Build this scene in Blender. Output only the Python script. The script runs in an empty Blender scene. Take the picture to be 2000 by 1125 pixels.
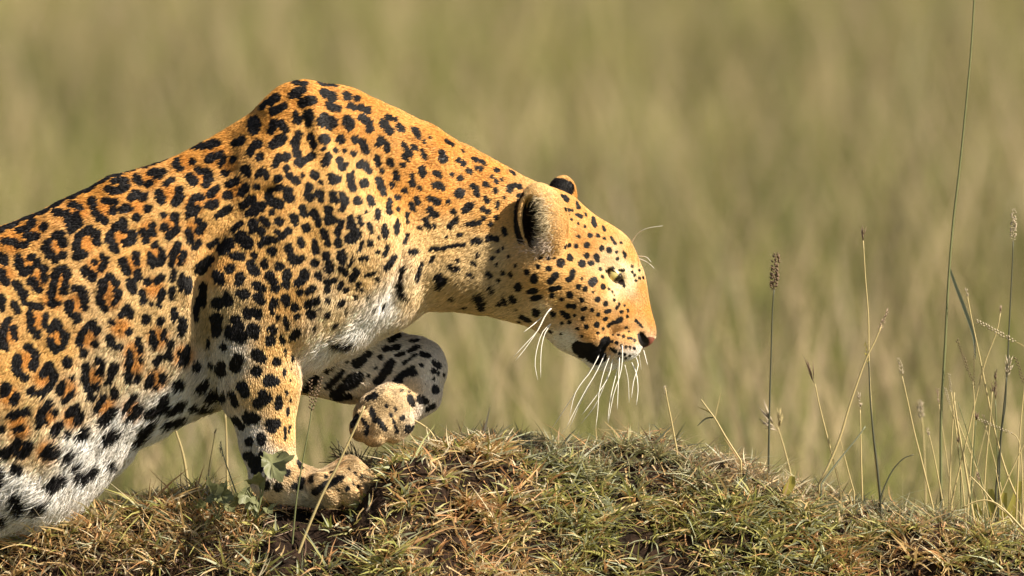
import bpy, math, random, time
import numpy as np
from mathutils import Vector
import openvdb as vdb

T0 = time.time()
rng = np.random.default_rng(7)
random.seed(7)
scn = bpy.context.scene
col = scn.collection
R = math.radians

# ------------------------------------------------------------------ camera
PX = 1150.0                      # photograph pixels per metre at the leopard's distance
LENS, SENSOR = 400.0, 36.0
DIST = (2000.0 / PX) * LENS / SENSOR
PITCH = R(4.0)
AIM = np.array([0.0, 0.0, 1.25])
FWD = np.array([0.0, math.cos(PITCH), -math.sin(PITCH)])
UP = np.array([0.0, math.sin(PITCH), math.cos(PITCH)])
RIGHT = np.array([1.0, 0.0, 0.0])
CAM = AIM - DIST * FWD
cam_data = bpy.data.cameras.new('camera')
cam_data.lens = LENS
cam_data.sensor_width = SENSOR
cam_data.clip_start = 0.5
cam_data.clip_end = 5000
cam_data.dof.use_dof = True
cam_data.dof.focus_distance = DIST - 0.07
cam_data.dof.aperture_fstop = 4.0
cam = bpy.data.objects.new('camera', cam_data)
col.objects.link(cam)
cam.location = CAM
cam.rotation_euler = (R(90) - PITCH, 0, 0)
scn.camera = cam

# ------------------------------------------------------------------ sky, sun, exposure
SUN_AZ, SUN_EL = 66.0, 42.0      # azimuth: degrees from 'behind the camera' towards the right
sun_from = Vector((math.sin(R(SUN_AZ)) * math.cos(R(SUN_EL)),
                   -math.cos(R(SUN_AZ)) * math.cos(R(SUN_EL)), math.sin(R(SUN_EL))))
world = bpy.data.worlds.new('World')
scn.world = world
world.use_nodes = True
wn = world.node_tree.nodes
sky = wn.new('ShaderNodeTexSky')
sky.sky_type = 'NISHITA'
sky.sun_disc = False
sky.sun_elevation = R(SUN_EL)
sky.sun_rotation = math.atan2(sun_from.x, sun_from.y)
sky.air_density = 1.0
sky.dust_density = 2.0
wn['Background'].inputs['Strength'].default_value = 0.05
world.node_tree.links.new(sky.outputs[0], wn['Background'].inputs[0])
sd = bpy.data.lights.new('sun', 'SUN')
sd.energy = 5.0
sd.angle = R(0.5)
sd.color = (1.0, 0.89, 0.72)
sun = bpy.data.objects.new('sun', sd)
col.objects.link(sun)
sun.rotation_euler = (-sun_from).to_track_quat('-Z', 'Y').to_euler()
scn.view_settings.view_transform = 'Standard'
scn.view_settings.look = 'None'
scn.view_settings.exposure = 1.0
scn.view_settings.gamma = 1.0
scn.view_settings.use_curve_mapping = False
scn.cycles.max_bounces = 8
scn.cycles.diffuse_bounces = 3
scn.cycles.transparent_max_bounces = 8
scn.cycles.use_denoising = True
scn.cycles_curves.shape = 'RIBBONS'

# ------------------------------------------------------------------ helpers
def W(px, py, d=0.0):
    """A point of the place: px, py at the leopard's distance, d = depth behind that plane
    (all in units of 1/1150 m), measured along the viewing rays so depth is a real distance."""
    px = np.asarray(px, float); py = np.asarray(py, float); d = np.asarray(d, float)
    f = 1.0 + d / PX / DIST
    return (AIM + ((px - 1000) / PX * f)[..., None] * RIGHT + ((562.5 - py) / PX * f)[..., None] * UP
            + (d / PX)[..., None] * FWD)

def hash3(i, j, k):
    h = (i * 374761393 + j * 668265263 + k * 2147483647 + 1013) & 0xFFFFFFFF
    h = ((h ^ (h >> 13)) * 1274126177) & 0xFFFFFFFF
    return ((h ^ (h >> 16)) & 0xFFFF) / 65535.0

def vnoise(p, scale, seed=0):
    """value noise in -1..1 at points p (n,3)"""
    q = np.asarray(p) / scale + seed * 17.31
    i = np.floor(q).astype(np.int64); f = q - i
    u = f * f * (3 - 2 * f)
    out = 0
    for a in (0, 1):
        wa = u[:, 0] if a else 1 - u[:, 0]
        for b in (0, 1):
            wb = u[:, 1] if b else 1 - u[:, 1]
            for c in (0, 1):
                wc = u[:, 2] if c else 1 - u[:, 2]
                out = out + wa * wb * wc * hash3(i[:, 0] + a, i[:, 1] + b, i[:, 2] + c)
    return out * 2 - 1

def smooth01(x):
    x = np.clip(x, 0, 1)
    return x * x * (3 - 2 * x)

def add_mesh(name, V, F, mat, parent=None, colr=None, smooth=True):
    """V (n,3), F (m,4) or (m,3) arrays or list of faces"""
    me = bpy.data.meshes.new(name)
    if isinstance(F, np.ndarray):
        k = F.shape[1]
        me.vertices.add(len(V)); me.vertices.foreach_set('co', np.ascontiguousarray(V, np.float32).ravel())
        me.loops.add(F.size); me.loops.foreach_set('vertex_index', F.astype(np.int32).ravel())
        me.polygons.add(len(F))
        me.polygons.foreach_set('loop_start', np.arange(0, F.size, k, dtype=np.int32))
        me.update(calc_edges=True); me.validate()
    else:
        me.from_pydata([tuple(map(float, v)) for v in V], [], [tuple(map(int, f)) for f in F])
        me.update()
    if smooth:
        me.polygons.foreach_set('use_smooth', np.ones(len(me.polygons), bool))
    if colr is not None:
        at = me.color_attributes.new('tint', 'FLOAT_COLOR', 'POINT')
        c4 = np.ones((len(V), 4), np.float32); c4[:, :3] = colr
        at.data.foreach_set('color', c4.ravel())
    ob = bpy.data.objects.new(name, me)
    col.objects.link(ob)
    if mat: me.materials.append(mat)
    if parent: ob.parent = parent
    return ob

def empty(name, loc=(0, 0, 0)):
    o = bpy.data.objects.new(name, None)
    o.location = loc
    o.empty_display_size = 0.05
    col.objects.link(o)
    return o

def tag(o, label=None, cat=None, group=None, kind=None):
    if label: o['label'] = label
    if cat: o['category'] = cat
    if group: o['group'] = group
    if kind: o['kind'] = kind
    return o

# ------------------------------------------------------------------ materials
def new_mat(name):
    m = bpy.data.materials.new(name); m.use_nodes = True
    nt = m.node_tree
    return m, nt, nt.nodes, nt.links, nt.nodes['Principled BSDF']

def plant_mat(name, translucent=0.3, rough=0.55, tint=None, var=0.0):
    m, nt, N, L, b = new_mat(name)
    b.inputs['Roughness'].default_value = rough
    b.inputs['Specular IOR Level'].default_value = 0.35
    if tint is None:
        a = N.new('ShaderNodeAttribute'); a.attribute_name = 'tint'
        src = a.outputs['Color']
    else:
        n = N.new('ShaderNodeTexNoise'); n.inputs['Scale'].default_value = 90.0
        n.inputs['Detail'].default_value = 3
        r = N.new('ShaderNodeValToRGB')
        r.color_ramp.elements[0].position = 0.3; r.color_ramp.elements[1].position = 0.72
        r.color_ramp.elements[0].color = tuple(c * (1 - var) for c in tint) + (1,)
        r.color_ramp.elements[1].color = tuple(min(1, c * (1 + var)) for c in tint) + (1,)
        L.new(n.outputs['Fac'], r.inputs['Fac'])
        src = r.outputs['Color']
    L.new(src, b.inputs['Base Color'])
    t = N.new('ShaderNodeBsdfTranslucent'); L.new(src, t.inputs['Color'])
    mx = N.new('ShaderNodeMixShader'); mx.inputs[0].default_value = translucent
    L.new(b.outputs[0], mx.inputs[1]); L.new(t.outputs[0], mx.inputs[2])
    L.new(mx.outputs[0], N['Material Output'].inputs['Surface'])
    return m

def soil_mat(name, c0, c1, scale):
    m, nt, N, L, b = new_mat(name)
    tc = N.new('ShaderNodeTexCoord')
    n = N.new('ShaderNodeTexNoise'); n.inputs['Scale'].default_value = scale; n.inputs['Detail'].default_value = 8
    r = N.new('ShaderNodeValToRGB')
    r.color_ramp.elements[0].position = 0.32; r.color_ramp.elements[1].position = 0.7
    r.color_ramp.elements[0].color = c0 + (1,); r.color_ramp.elements[1].color = c1 + (1,)
    bp = N.new('ShaderNodeBump'); bp.inputs['Strength'].default_value = 0.8; bp.inputs['Distance'].default_value = 0.01
    L.new(tc.outputs['Object'], n.inputs['Vector'])
    L.new(n.outputs['Fac'], r.inputs['Fac']); L.new(r.outputs['Color'], b.inputs['Base Color'])
    L.new(n.outputs['Fac'], bp.inputs['Height']); L.new(bp.outputs[0], b.inputs['Normal'])
    b.inputs['Roughness'].default_value = 0.95
    b.inputs['Specular IOR Level'].default_value = 0.1
    return m
# ------------------------------------------------------------------ ground: field and mound
def field_h(x, y):
    return 0.05 * np.sin(x * 0.21 + 1.3) * np.sin(y * 0.17) + 0.0 * x

gx = np.concatenate([[-3000, -900, -300, -100, -45], np.linspace(-20, 20, 41), [45, 100, 300, 900, 3000]])
gy = np.concatenate([[-900, -200, -60], np.linspace(-30, 90, 81), [130, 220, 500, 1200, 4000]])
GX, GY = np.meshgrid(gx, gy)
GV = np.stack([GX.ravel(), GY.ravel(), field_h(GX, GY).ravel()], 1)
nx_, ny_ = len(gx), len(gy)
ii, jj = np.meshgrid(np.arange(nx_ - 1), np.arange(ny_ - 1))
i0 = (jj * nx_ + ii).ravel()
GF = np.stack([i0, i0 + 1, i0 + nx_ + 1, i0 + nx_], 1)
ground = add_mesh('ground', GV, GF, soil_mat('field_soil', (0.10, 0.11, 0.03), (0.17, 0.16, 0.05), 3.0))
tag(ground, kind='structure')

# mound: ridge height (photograph rows at the ridge), metres
rx = np.array([-900, -500, -300, -120, 0, 100, 200, 400, 540, 640, 700, 740, 790, 860, 1000, 1100, 1200, 1300, 1400, 1500, 1600, 1700, 1800, 1900, 2000, 2200, 2600])
ry = np.array([1640, 1470, 1300, 1130, 1052, 1012, 988, 978, 972, 952, 925, 903, 882, 868, 866, 876, 884, 896, 918, 942, 972, 994, 1011, 1034, 1048, 1090, 1240])
def ridge_z(x):
    p = x * PX + 1000
    return 1.25 + (562.5 - np.interp(p, rx, ry)) / PX
def mound_h(x, y, detail=True):
    x = np.asarray(x, float); y = np.asarray(y, float)
    z0 = ridge_z(x)
    yr = 0.05 + 0.05 * np.sin(x * 3.1 + 0.5)
    t = y - yr
    # flat shoulder at the paws on the left, round shoulder to the right
    left = smooth01((0.05 - x) / 0.25)
    flat = 0.06 + 0.12 * left
    front = np.where(t < 0, -t, 0)
    fs = np.sqrt(np.maximum(front - flat, 0) ** 2 + 0.05 ** 2) - 0.05
    drop_f = front * 0.22 * (1 - 0.35 * left) + fs * 1.05 + 0.0 * x
    back = np.where(t > 0, t, 0)
    drop_b = (np.sqrt(back ** 2 + 0.12 ** 2) - 0.12) * 1.3
    h = z0 - drop_f - drop_b
    if detail:
        p = np.stack([x.ravel(), y.ravel(), 0 * x.ravel()], 1)
        n = 0.026 * vnoise(p, 0.13, 1) + 0.024 * vnoise(p, 0.06, 2) + 0.008 * vnoise(p, 0.02, 3)
        h = h + n.reshape(h.shape) * smooth01((front + back + 0.04) / 0.1)
    pxx = x * PX + 1000
    h = h - 0.42 * np.maximum(0, (560 - pxx) / PX) * smooth01((-0.06 - y) / 0.16) * smooth01((pxx + 700) / 500)
    h = h - 0.042 * np.exp(-((pxx - 655) / 95) ** 2 - ((y + 0.085) / 0.07) ** 2)      # trodden hollow under the near paw
    # spread out at the foot
    f = field_h(x, y)
    return np.where(h < f + 0.4, f - 0.02 + 0.42 * np.exp((h - f - 0.4) / 0.42), h)

mx_ = np.concatenate([np.linspace(-2.6, -1.05, 40, endpoint=False), np.linspace(-1.05, 1.05, 260, endpoint=False), np.linspace(1.05, 2.8, 40)])
my_ = np.concatenate([np.linspace(-2.4, -0.7, 30, endpoint=False), np.linspace(-0.7, 0.4, 130, endpoint=False), np.linspace(0.4, 2.6, 40)])
MX, MY = np.meshgrid(mx_, my_)
MV = np.stack([MX.ravel(), MY.ravel(), mound_h(MX, MY).ravel()], 1)
nx_, ny_ = len(mx_), len(my_)
ii, jj = np.meshgrid(np.arange(nx_ - 1), np.arange(ny_ - 1))
i0 = (jj * nx_ + ii).ravel()
MF = np.stack([i0, i0 + 1, i0 + nx_ + 1, i0 + nx_], 1)
mound = add_mesh('mound', MV, MF, soil_mat('mound_soil', (0.008, 0.0052, 0.004), (0.036, 0.021, 0.0135), 70.0))
tag(mound, kind='structure')

# ------------------------------------------------------------------ blades of grass as arrays
def blades(P, Dir, L, Wd, C, bend, nseg=3, side=None):
    """tapered ribbons: P roots (n,3), Dir unit growth (n,3), L, Wd (n), bend (n,3) sideways droop at the tip"""
    n = len(P)
    if side is None:
        a = rng.uniform(0, 2 * np.pi, n)
        side = np.stack([np.cos(a), np.sin(a), 0 * a], 1)
    side = side - (side * Dir).sum(1)[:, None] * Dir
    side /= np.linalg.norm(side, axis=1)[:, None] + 1e-9
    V = np.empty((n, 2 * (nseg + 1), 3)); 
    for s in range(nseg + 1):
        t = s / nseg
        c = P + Dir * (L * t)[:, None] + bend * (t * t)
        w = Wd * (1 - t) ** 0.7 * 0.5 + Wd * 0.04
        V[:, 2 * s] = c - side * w[:, None]
        V[:, 2 * s + 1] = c + side * w[:, None]
    F = []
    base = np.arange(n) * 2 * (nseg + 1)
    for s in range(nseg):
        F.append(np.stack([base + 2 * s, base + 2 * s + 1, base + 2 * s + 3, base + 2 * s + 2], 1))
    return V.reshape(-1, 3), np.concatenate(F), np.repeat(C, 2 * (nseg + 1), axis=0)

grass_mat = plant_mat('grass_blade', 0.3, 0.5)

# far field, tall grass out of focus
def field_grass():
    n = 285000
    u = rng.uniform(0, 1, n)
    y = 4.5 + 48 * u ** 1.1
    dist = y + DIST
    x = rng.uniform(-1, 1, n) * (dist * 0.05 + 4.0)
    p2 = np.stack([x, y, 0 * x], 1)
    cl = vnoise(p2, 0.55, 5); cl2 = vnoise(p2, 1.8, 6)
    keep = rng.uniform(0, 1, n) < 0.55 + 0.5 * cl
    x, y, cl, cl2 = x[keep], y[keep], cl[keep], cl2[keep]
    n = len(x)
    P = np.stack([x, y, field_h(x, y) - 0.02], 1)
    L = rng.uniform(0.25, 0.6, n) * (1 + 0.3 * cl2)
    a = rng.uniform(0, 2 * np.pi, n); tl = rng.uniform(0.03, 0.3, n)
    Dir = np.stack([np.cos(a) * tl, np.sin(a) * tl, np.ones(n)], 1); Dir /= np.linalg.norm(Dir, axis=1)[:, None]
    bend = np.stack([np.cos(a), np.sin(a), -0.5 * np.ones(n)], 1) * (L * rng.uniform(0.05, 0.4, n))[:, None]
    g = np.array([0.232, 0.25, 0.058]); s = np.array([0.40, 0.33, 0.14]); k = np.array([0.165, 0.195, 0.045]); pk = np.array([0.46, 0.355, 0.205])
    w = rng.uniform(0, 1, n)
    C = np.where((w < 0.5)[:, None], g, np.where((w < 0.72)[:, None], s, np.where((w < 0.88)[:, None], k, pk)))
    tone = np.clip(0.5 + 0.9 * vnoise(np.stack([x, y, 0 * x], 1), 0.9, 9), 0, 1)
    C = C * (0.56 + 0.60 * tone)[:, None]
    C = C * (1 - 0.0) 
    seed = (w > 0.88)
    Wd = rng.uniform(0.004, 0.009, n) * np.where(seed, 2.4, 1.0)
    L = np.where(seed, L * 1.3, L)
    V, F, CC = blades(P, Dir, L, Wd, C, bend, 2)
    o = add_mesh('field_grass', V, F, grass_mat, colr=CC)
    tag(o, 'tall green and straw savannah grass blurred behind the mound', 'grass', kind='stuff')
field_grass()
# ------------------------------------------------------------------ leopard: one continuous body surface
# lengths in 1/1150 m; x to the right, y down, d away from the camera
H = 4.0
GO = np.array([-760.0, 130.0, -200.0]); GN = (520, 372, 100)
SD = np.full(GN, 60.0, np.float32)

def box_of(lo, hi, m):
    a = np.maximum(np.floor((np.array(lo) - m - GO) / H).astype(int), 0)
    b = np.minimum(np.ceil((np.array(hi) + m - GO) / H).astype(int) + 1, GN)
    return a, b
def coords(a, b):
    return [(GO[i] + H * np.arange(a[i], b[i])).astype(np.float32) for i in range(3)]
def smin(u, v, k):
    h = np.maximum(k - np.abs(u - v), 0) / k
    return np.minimum(u, v) - h * h * h * k / 6
def put(lo, hi, k, fn, mode='add'):
    a, b = box_of(lo, hi, k + 14)
    x, y, d = coords(a, b)
    v = fn(x[:, None, None], y[None, :, None], d[None, None, :]).astype(np.float32)
    s = (slice(a[0], b[0]), slice(a[1], b[1]), slice(a[2], b[2]))
    if mode == 'add': SD[s] = smin(SD[s], v, k)
    else: SD[s] = -smin(-SD[s], v, k)
def cone(p, q, k=40, f=1.0, mode='add'):
    """round cone p=(x,y,d,r) to q; f scales thickness in depth"""
    p = np.array(p, float); q = np.array(q, float)
    r1, r2 = p[3], q[3]
    ba = q[:3] - p[:3]; l2 = max((ba * ba).sum(), 1e-6)
    lo = np.minimum(p[:3] - r1, q[:3] - r2); hi = np.maximum(p[:3] + r1, q[:3] + r2)
    def fn(x, y, d):
        px, py = x - p[0], y - p[1]; pd = d - p[2]
        t = np.clip((px * ba[0] + py * ba[1] + pd * ba[2]) / l2, 0, 1)
        ex, ey, ed = px - t * ba[0], py - t * ba[1], (pd - t * ba[2]) / f
        return np.sqrt(ex * ex + ey * ey + ed * ed) - (r1 + (r2 - r1) * t)
    put(lo, hi, k, fn, mode)
def ell(c, r, rot=0, yaw=0, k=30, mode='add'):
    """ellipsoid, rot = turn in the picture plane (degrees, clockwise), yaw about the vertical"""
    m = max(r); ca, sa = math.cos(R(rot)), math.sin(R(rot)); cy, sy = math.cos(R(yaw)), math.sin(R(yaw))
    def fn(x, y, d):
        X, Y, Dp = x - c[0], y - c[1], d - c[2]
        u = X * ca + Y * sa; v = -X * sa + Y * ca
        u2 = u * cy + Dp * sy; w = -u * sy + Dp * cy
        k0 = np.sqrt((u2 / r[0]) ** 2 + (v / r[1]) ** 2 + (w / r[2]) ** 2)
        k1 = np.sqrt((u2 / r[0] ** 2) ** 2 + (v / r[1] ** 2) ** 2 + (w / r[2] ** 2) ** 2) + 1e-9
        return k0 * (k0 - 1) / k1
    put(np.array(c) - m, np.array(c) + m, k, fn, mode)

# trunk
cone((430, 528, 0, 220), (210, 622, 0, 222), 60, 0.61)
cone((210, 622, 0, 222), (0, 748, 0, 248), 60, 0.62)
cone((0, 746, 0, 250), (-260, 815, 0, 230), 60, 0.60)
cone((-260, 800, 0, 230), (-500, 790, 0, 190), 60, 0.66)
cone((520, 560, 0, 190), (690, 500, 0, 165), 70, 0.66)
# spine ridge
cone((480, 308, 0, 40), (230, 395, 0, 42), 50); cone((230, 395, 0, 42), (0, 500, 0, 44), 50); cone((0, 500, 0, 44), (-480, 625, 0, 50), 50)
# belly
cone((430, 716, 0, 72), (300, 762, 0, 66), 50, 0.95); cone((185, 850, 0, 62), (70, 930, 0, 84), 50, 1.1); cone((70, 930, 0, 84), (-60, 955, 0, 86), 60, 1.1); cone((-60, 955, 0, 80), (-260, 960, 0, 60), 60)
# hind quarters, tail
for s in (-1, 1):
    cone((-470, 800, s * 75, 170), (-290, 985, s * 90, 120), 60, 0.6)
    cone((-290, 985, s * 90, 105), (-420, 1210, s * 85, 55), 40)
    cone((-420, 1210, s * 85, 50), (-395, 1395, s * 85, 42), 30)
    cone((-395, 1405, s * 85, 46), (-320, 1430, s * 88, 44), 30)
cone((-610, 720, 0, 60), (-735, 900, 0, 34), 40)
# breast bone and chest front
cone((500, 640, 0, 95), (640, 600, 0, 88), 60, 1.1)
cone((640, 600, 0, 85), (745, 530, 0, 92), 60, 1.0)
# withers to neck
cone((600, 330, 0, 105), (760, 400, 0, 165), 60, 0.62)
cone((740, 415, 0, 180), (870, 440, 10, 150), 50, 0.56)
cone((870, 440, 10, 150), (1010, 485, 8, 133), 50, 0.56)
cone((850, 505, 6, 80), (1020, 545, 4, 74), 40)
# shoulder blades
cone((600, 245, -40, 80), (690, 470, -84, 112), 50, 0.72)
cone((668, 262, -30, 90), (790, 330, -20, 92), 60, 0.75)
cone((585, 240, -40, 68), (530, 350, -66, 74), 50, 0.85)
cone((630, 262, 48, 72), (690, 470, 80, 104), 45, 0.75)
cone((440, 322, -4, 50), (560, 262, -24, 66), 70, 0.85)
cone((470, 420, -60, 70), (540, 330, -50, 70), 60, 0.8)
# spine of the shoulder blade, muscle heads
cone((606, 200, -86, 17), (662, 400, -128, 20), 22)
cone((560, 470, -132, 26), (520, 600, -138, 24), 40)
cone((690, 470, -136, 24), (600, 560, -142, 22), 40)
# near upper arm
cone((705, 500, -82, 104), (560, 590, -96, 96), 45, 0.72)
cone((560, 390, -80, 96), (480, 570, -98, 92), 45, 0.66)
ell((590, 455, -100), (150, 130, 52), -35, 0, 50)
cone((470, 560, -94, 84), (488, 660, -92, 84), 40, 0.75)
# near forearm, wrist and paw
cone((492, 650, -90, 84), (510, 760, -84, 68), 40, 0.78)
cone((510, 760, -84, 71), (521, 860, -80, 51), 30, 0.85)
cone((522, 860, -80, 49), (536, 925, -80, 46), 25, 0.95)
cone((540, 935, -80, 46), (625, 956, -84, 36), 25, 1.1)
for tx, ty, td, tr_ in ((644, 966, -132, 25), (684, 962, -128, 28), (706, 946, -98, 30), (700, 938, -62, 29)):
    cone((612, 952, td * 0.55 - 38, 24), (tx - 20, ty - 18, td, tr_), 12)
    cone((tx - 20, ty - 18, td, tr_), (tx + 3, ty + 2, td, tr_ - 1), 8)
ell((522, 948, -88), (22, 24, 22), 0, 0, 14)
# far upper arm, forearm folded forward, wrist bent, paw hanging
cone((700, 500, 82, 104), (600, 650, 88, 92), 45, 0.72)
cone((575, 690, 84, 74), (690, 712, 84, 68), 40, 0.8)
cone((690, 712, 84, 68), (812, 718, 78, 58), 40, 0.85)
cone((812, 722, 78, 56), (815, 765, 66, 46), 24, 0.9)
cone((812, 768, 62, 44), (768, 800, 46, 46), 20, 1.0)
for tx, ty, td in ((716, 806, 46), (708, 832, 14), (732, 845, -2), (768, 836, 10)):
    cone((772, 796, td * 0.5 + 18, 28), (tx + 12, ty - 10, td, 27), 8)
    cone((tx + 12, ty - 10, td, 27), (tx, ty + 4, td, 26), 6)
ell((762, 790, 30), (52, 40, 36), -35, 0, 18)
# head
cone((1075, 476, 0, 100), (1165, 520, 0, 78), 36, 0.76)
cone((1165, 520, 0, 78), (1196, 560, 0, 62), 30, 0.78)
cone((1196, 556, 0, 62), (1236, 640, 0, 44), 30, 0.72)
for s in (-1, 1):
    cone((1050, 520, s * 44, 66), (1140, 572, s * 42, 52), 40)      # cheek bones
    cone((1140, 575, s * 42, 50), (1200, 612, s * 22, 36), 36)
    cone((1070, 580, s * 36, 50), (1150, 640, s * 28, 42), 36)
    ell((1206, 517, s * 40), (30, 12, 15), 50, 0, 16)               # brow
    ell((1217, 676, s * 27), (37, 29, 25), -18, 0, 12)              # whisker pads
    ell((1238, 642, s * 13), (34, 26, 22), 40, 0, 16)
cone((1050, 565, 0, 66), (1120, 640, 0, 44), 36, 1.0)               # jaw
cone((1120, 640, 0, 44), (1172, 688, 0, 32), 26, 0.95)
ell((1180, 694, 0), (36, 30, 30), 10, 0, 14)
ell((1258, 654, 0), (23, 24, 23), 20, 0, 10)                        # nose
# ears
def ear(c, r, rot, yaw, off, sh):
    ell(c, r, rot, yaw, k=22)
    ell((c[0] + off[0], c[1] + off[1], c[2] + off[2]), (r[0] * sh[0], r[1] * sh[1], r[2] * sh[2]), rot, yaw, k=8, mode='sub')
ear((1058, 430, -84), (48, 73, 44), -8, -12, (-13, 6, -24), (0.56, 0.74, 1.0))
ell((1082, 440, -92), (26, 56, 30), -6, 0, k=26)
ear((1095, 392, 60), (31, 50, 20), 10, 10, (4, -2, 20), (0.8, 0.8, 0.9))
# eye sockets, nostrils, mouth line, folds
for s in (-1, 1):
    ell((1203, 541, s * 60), (22, 13, 20), 44, 0, k=7, mode='sub')
    ell((1199, 529, s * 55), (21, 5, 7), 44, 0, k=6)
    ell((1193, 549, s * 55), (19, 4, 6), 48, 0, k=6)
    cone((1252, 652, s * 27, 5), (1264, 674, s * 20, 8), 5, mode='sub')
    cone((1180, 652, s * 60, 5), (1188, 704, s * 54, 5), 8, mode='sub')
    cone((1188, 706, s * 50, 4), (1246, 697, s * 38, 4), 6, mode='sub')
cone((530, 368, -142, 4), (450, 425, -142, 14), 30, mode='sub')
cone((450, 425, -142, 14), (388, 540, -132, 18), 20, mode='sub')
cone((388, 540, -132, 18), (396, 700, -116, 19), 18, mode='sub')
cone((836, 360, -128, 4), (806, 460, -124, 13), 50, mode='sub')
cone((806, 460, -124, 13), (760, 590, -106, 16), 50, mode='sub')
cone((660, 935, -164, 5), (672, 985, -164, 7), 10, mode='sub')
cone((690, 925, -140, 5), (706, 985, -140, 7), 10, mode='sub')
cone((716, 800, 8, 5), (694, 822, 4, 6), 8, mode='sub')
cone((735, 806, -20, 5), (714, 850, -24, 7), 8, mode='sub')
cone((760, 806, -26, 4), (750, 862, -26, 6), 8, mode='sub')
# loose skin: neck folds behind the ear, folds at the elbow
cone((1004, 430, -112, 4), (982, 560, -112, 5), 12, mode='sub')
cone((972, 420, -108, 3), (950, 560, -110, 5), 14, mode='sub')
cone((372, 560, -158, 6), (384, 720, -150, 6), 14, mode='sub')
cone((900, 470, -116, 4), (870, 590, -96, 6), 18, mode='sub')

grid = vdb.FloatGrid(60.0)
grid.copyFromArray(SD)
pts, _tr, quads = None, None, None
res = grid.convertToQuads(0.0)
BV = res[0] * H + GO
BF = res[1].astype(np.int64)
# keep the one connected surface that holds most vertices
lab = np.arange(len(BV))
while True:
    m = lab[BF].min(1)
    new = lab.copy()
    for c in range(4): np.minimum.at(new, BF[:, c], m)
    new = new[new]
    if (new == lab).all(): break
    lab = new
big = np.bincount(lab).argmax()
keepv = lab == big
remap = np.cumsum(keepv) - 1
BF = remap[BF[keepv[BF[:, 0]]]]
BV = BV[keepv]
# relax the voxel steps
for it in range(3):
    acc = np.zeros_like(BV); cnt = np.zeros(len(BV))
    for c in range(4):
        for e in (1, 3):
            np.add.at(acc, BF[:, c], BV[BF[:, (c + e) % 4]]); np.add.at(cnt, BF[:, c], 1)
    BV = BV * 0.5 + 0.5 * acc / cnt[:, None]
def face_normals(V, F):
    n = np.cross(V[F[:, 2]] - V[F[:, 0]], V[F[:, 3]] - V[F[:, 1]])
    a = np.linalg.norm(n, axis=1)
    return n / (a[:, None] + 1e-12), a * 0.5
FN, FA = face_normals(BV, BF)
ctr = BV[BF].mean(1)
# outward = increasing distance
probe = ctr + FN * 6
gi = np.clip(np.round((probe - GO) / H).astype(int), 0, np.array(GN) - 1)
gj = np.clip(np.round((ctr - FN * 6 - GO) / H).astype(int), 0, np.array(GN) - 1)
if (SD[gi[:, 0], gi[:, 1], gi[:, 2]] - SD[gj[:, 0], gj[:, 1], gj[:, 2]]).mean() < 0:
    FN = -FN
else:
    pass
FLIP = (np.cross(BV[BF[:, 2]] - BV[BF[:, 0]], BV[BF[:, 3]] - BV[BF[:, 1]]) * FN).sum(1).mean() < 0
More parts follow.
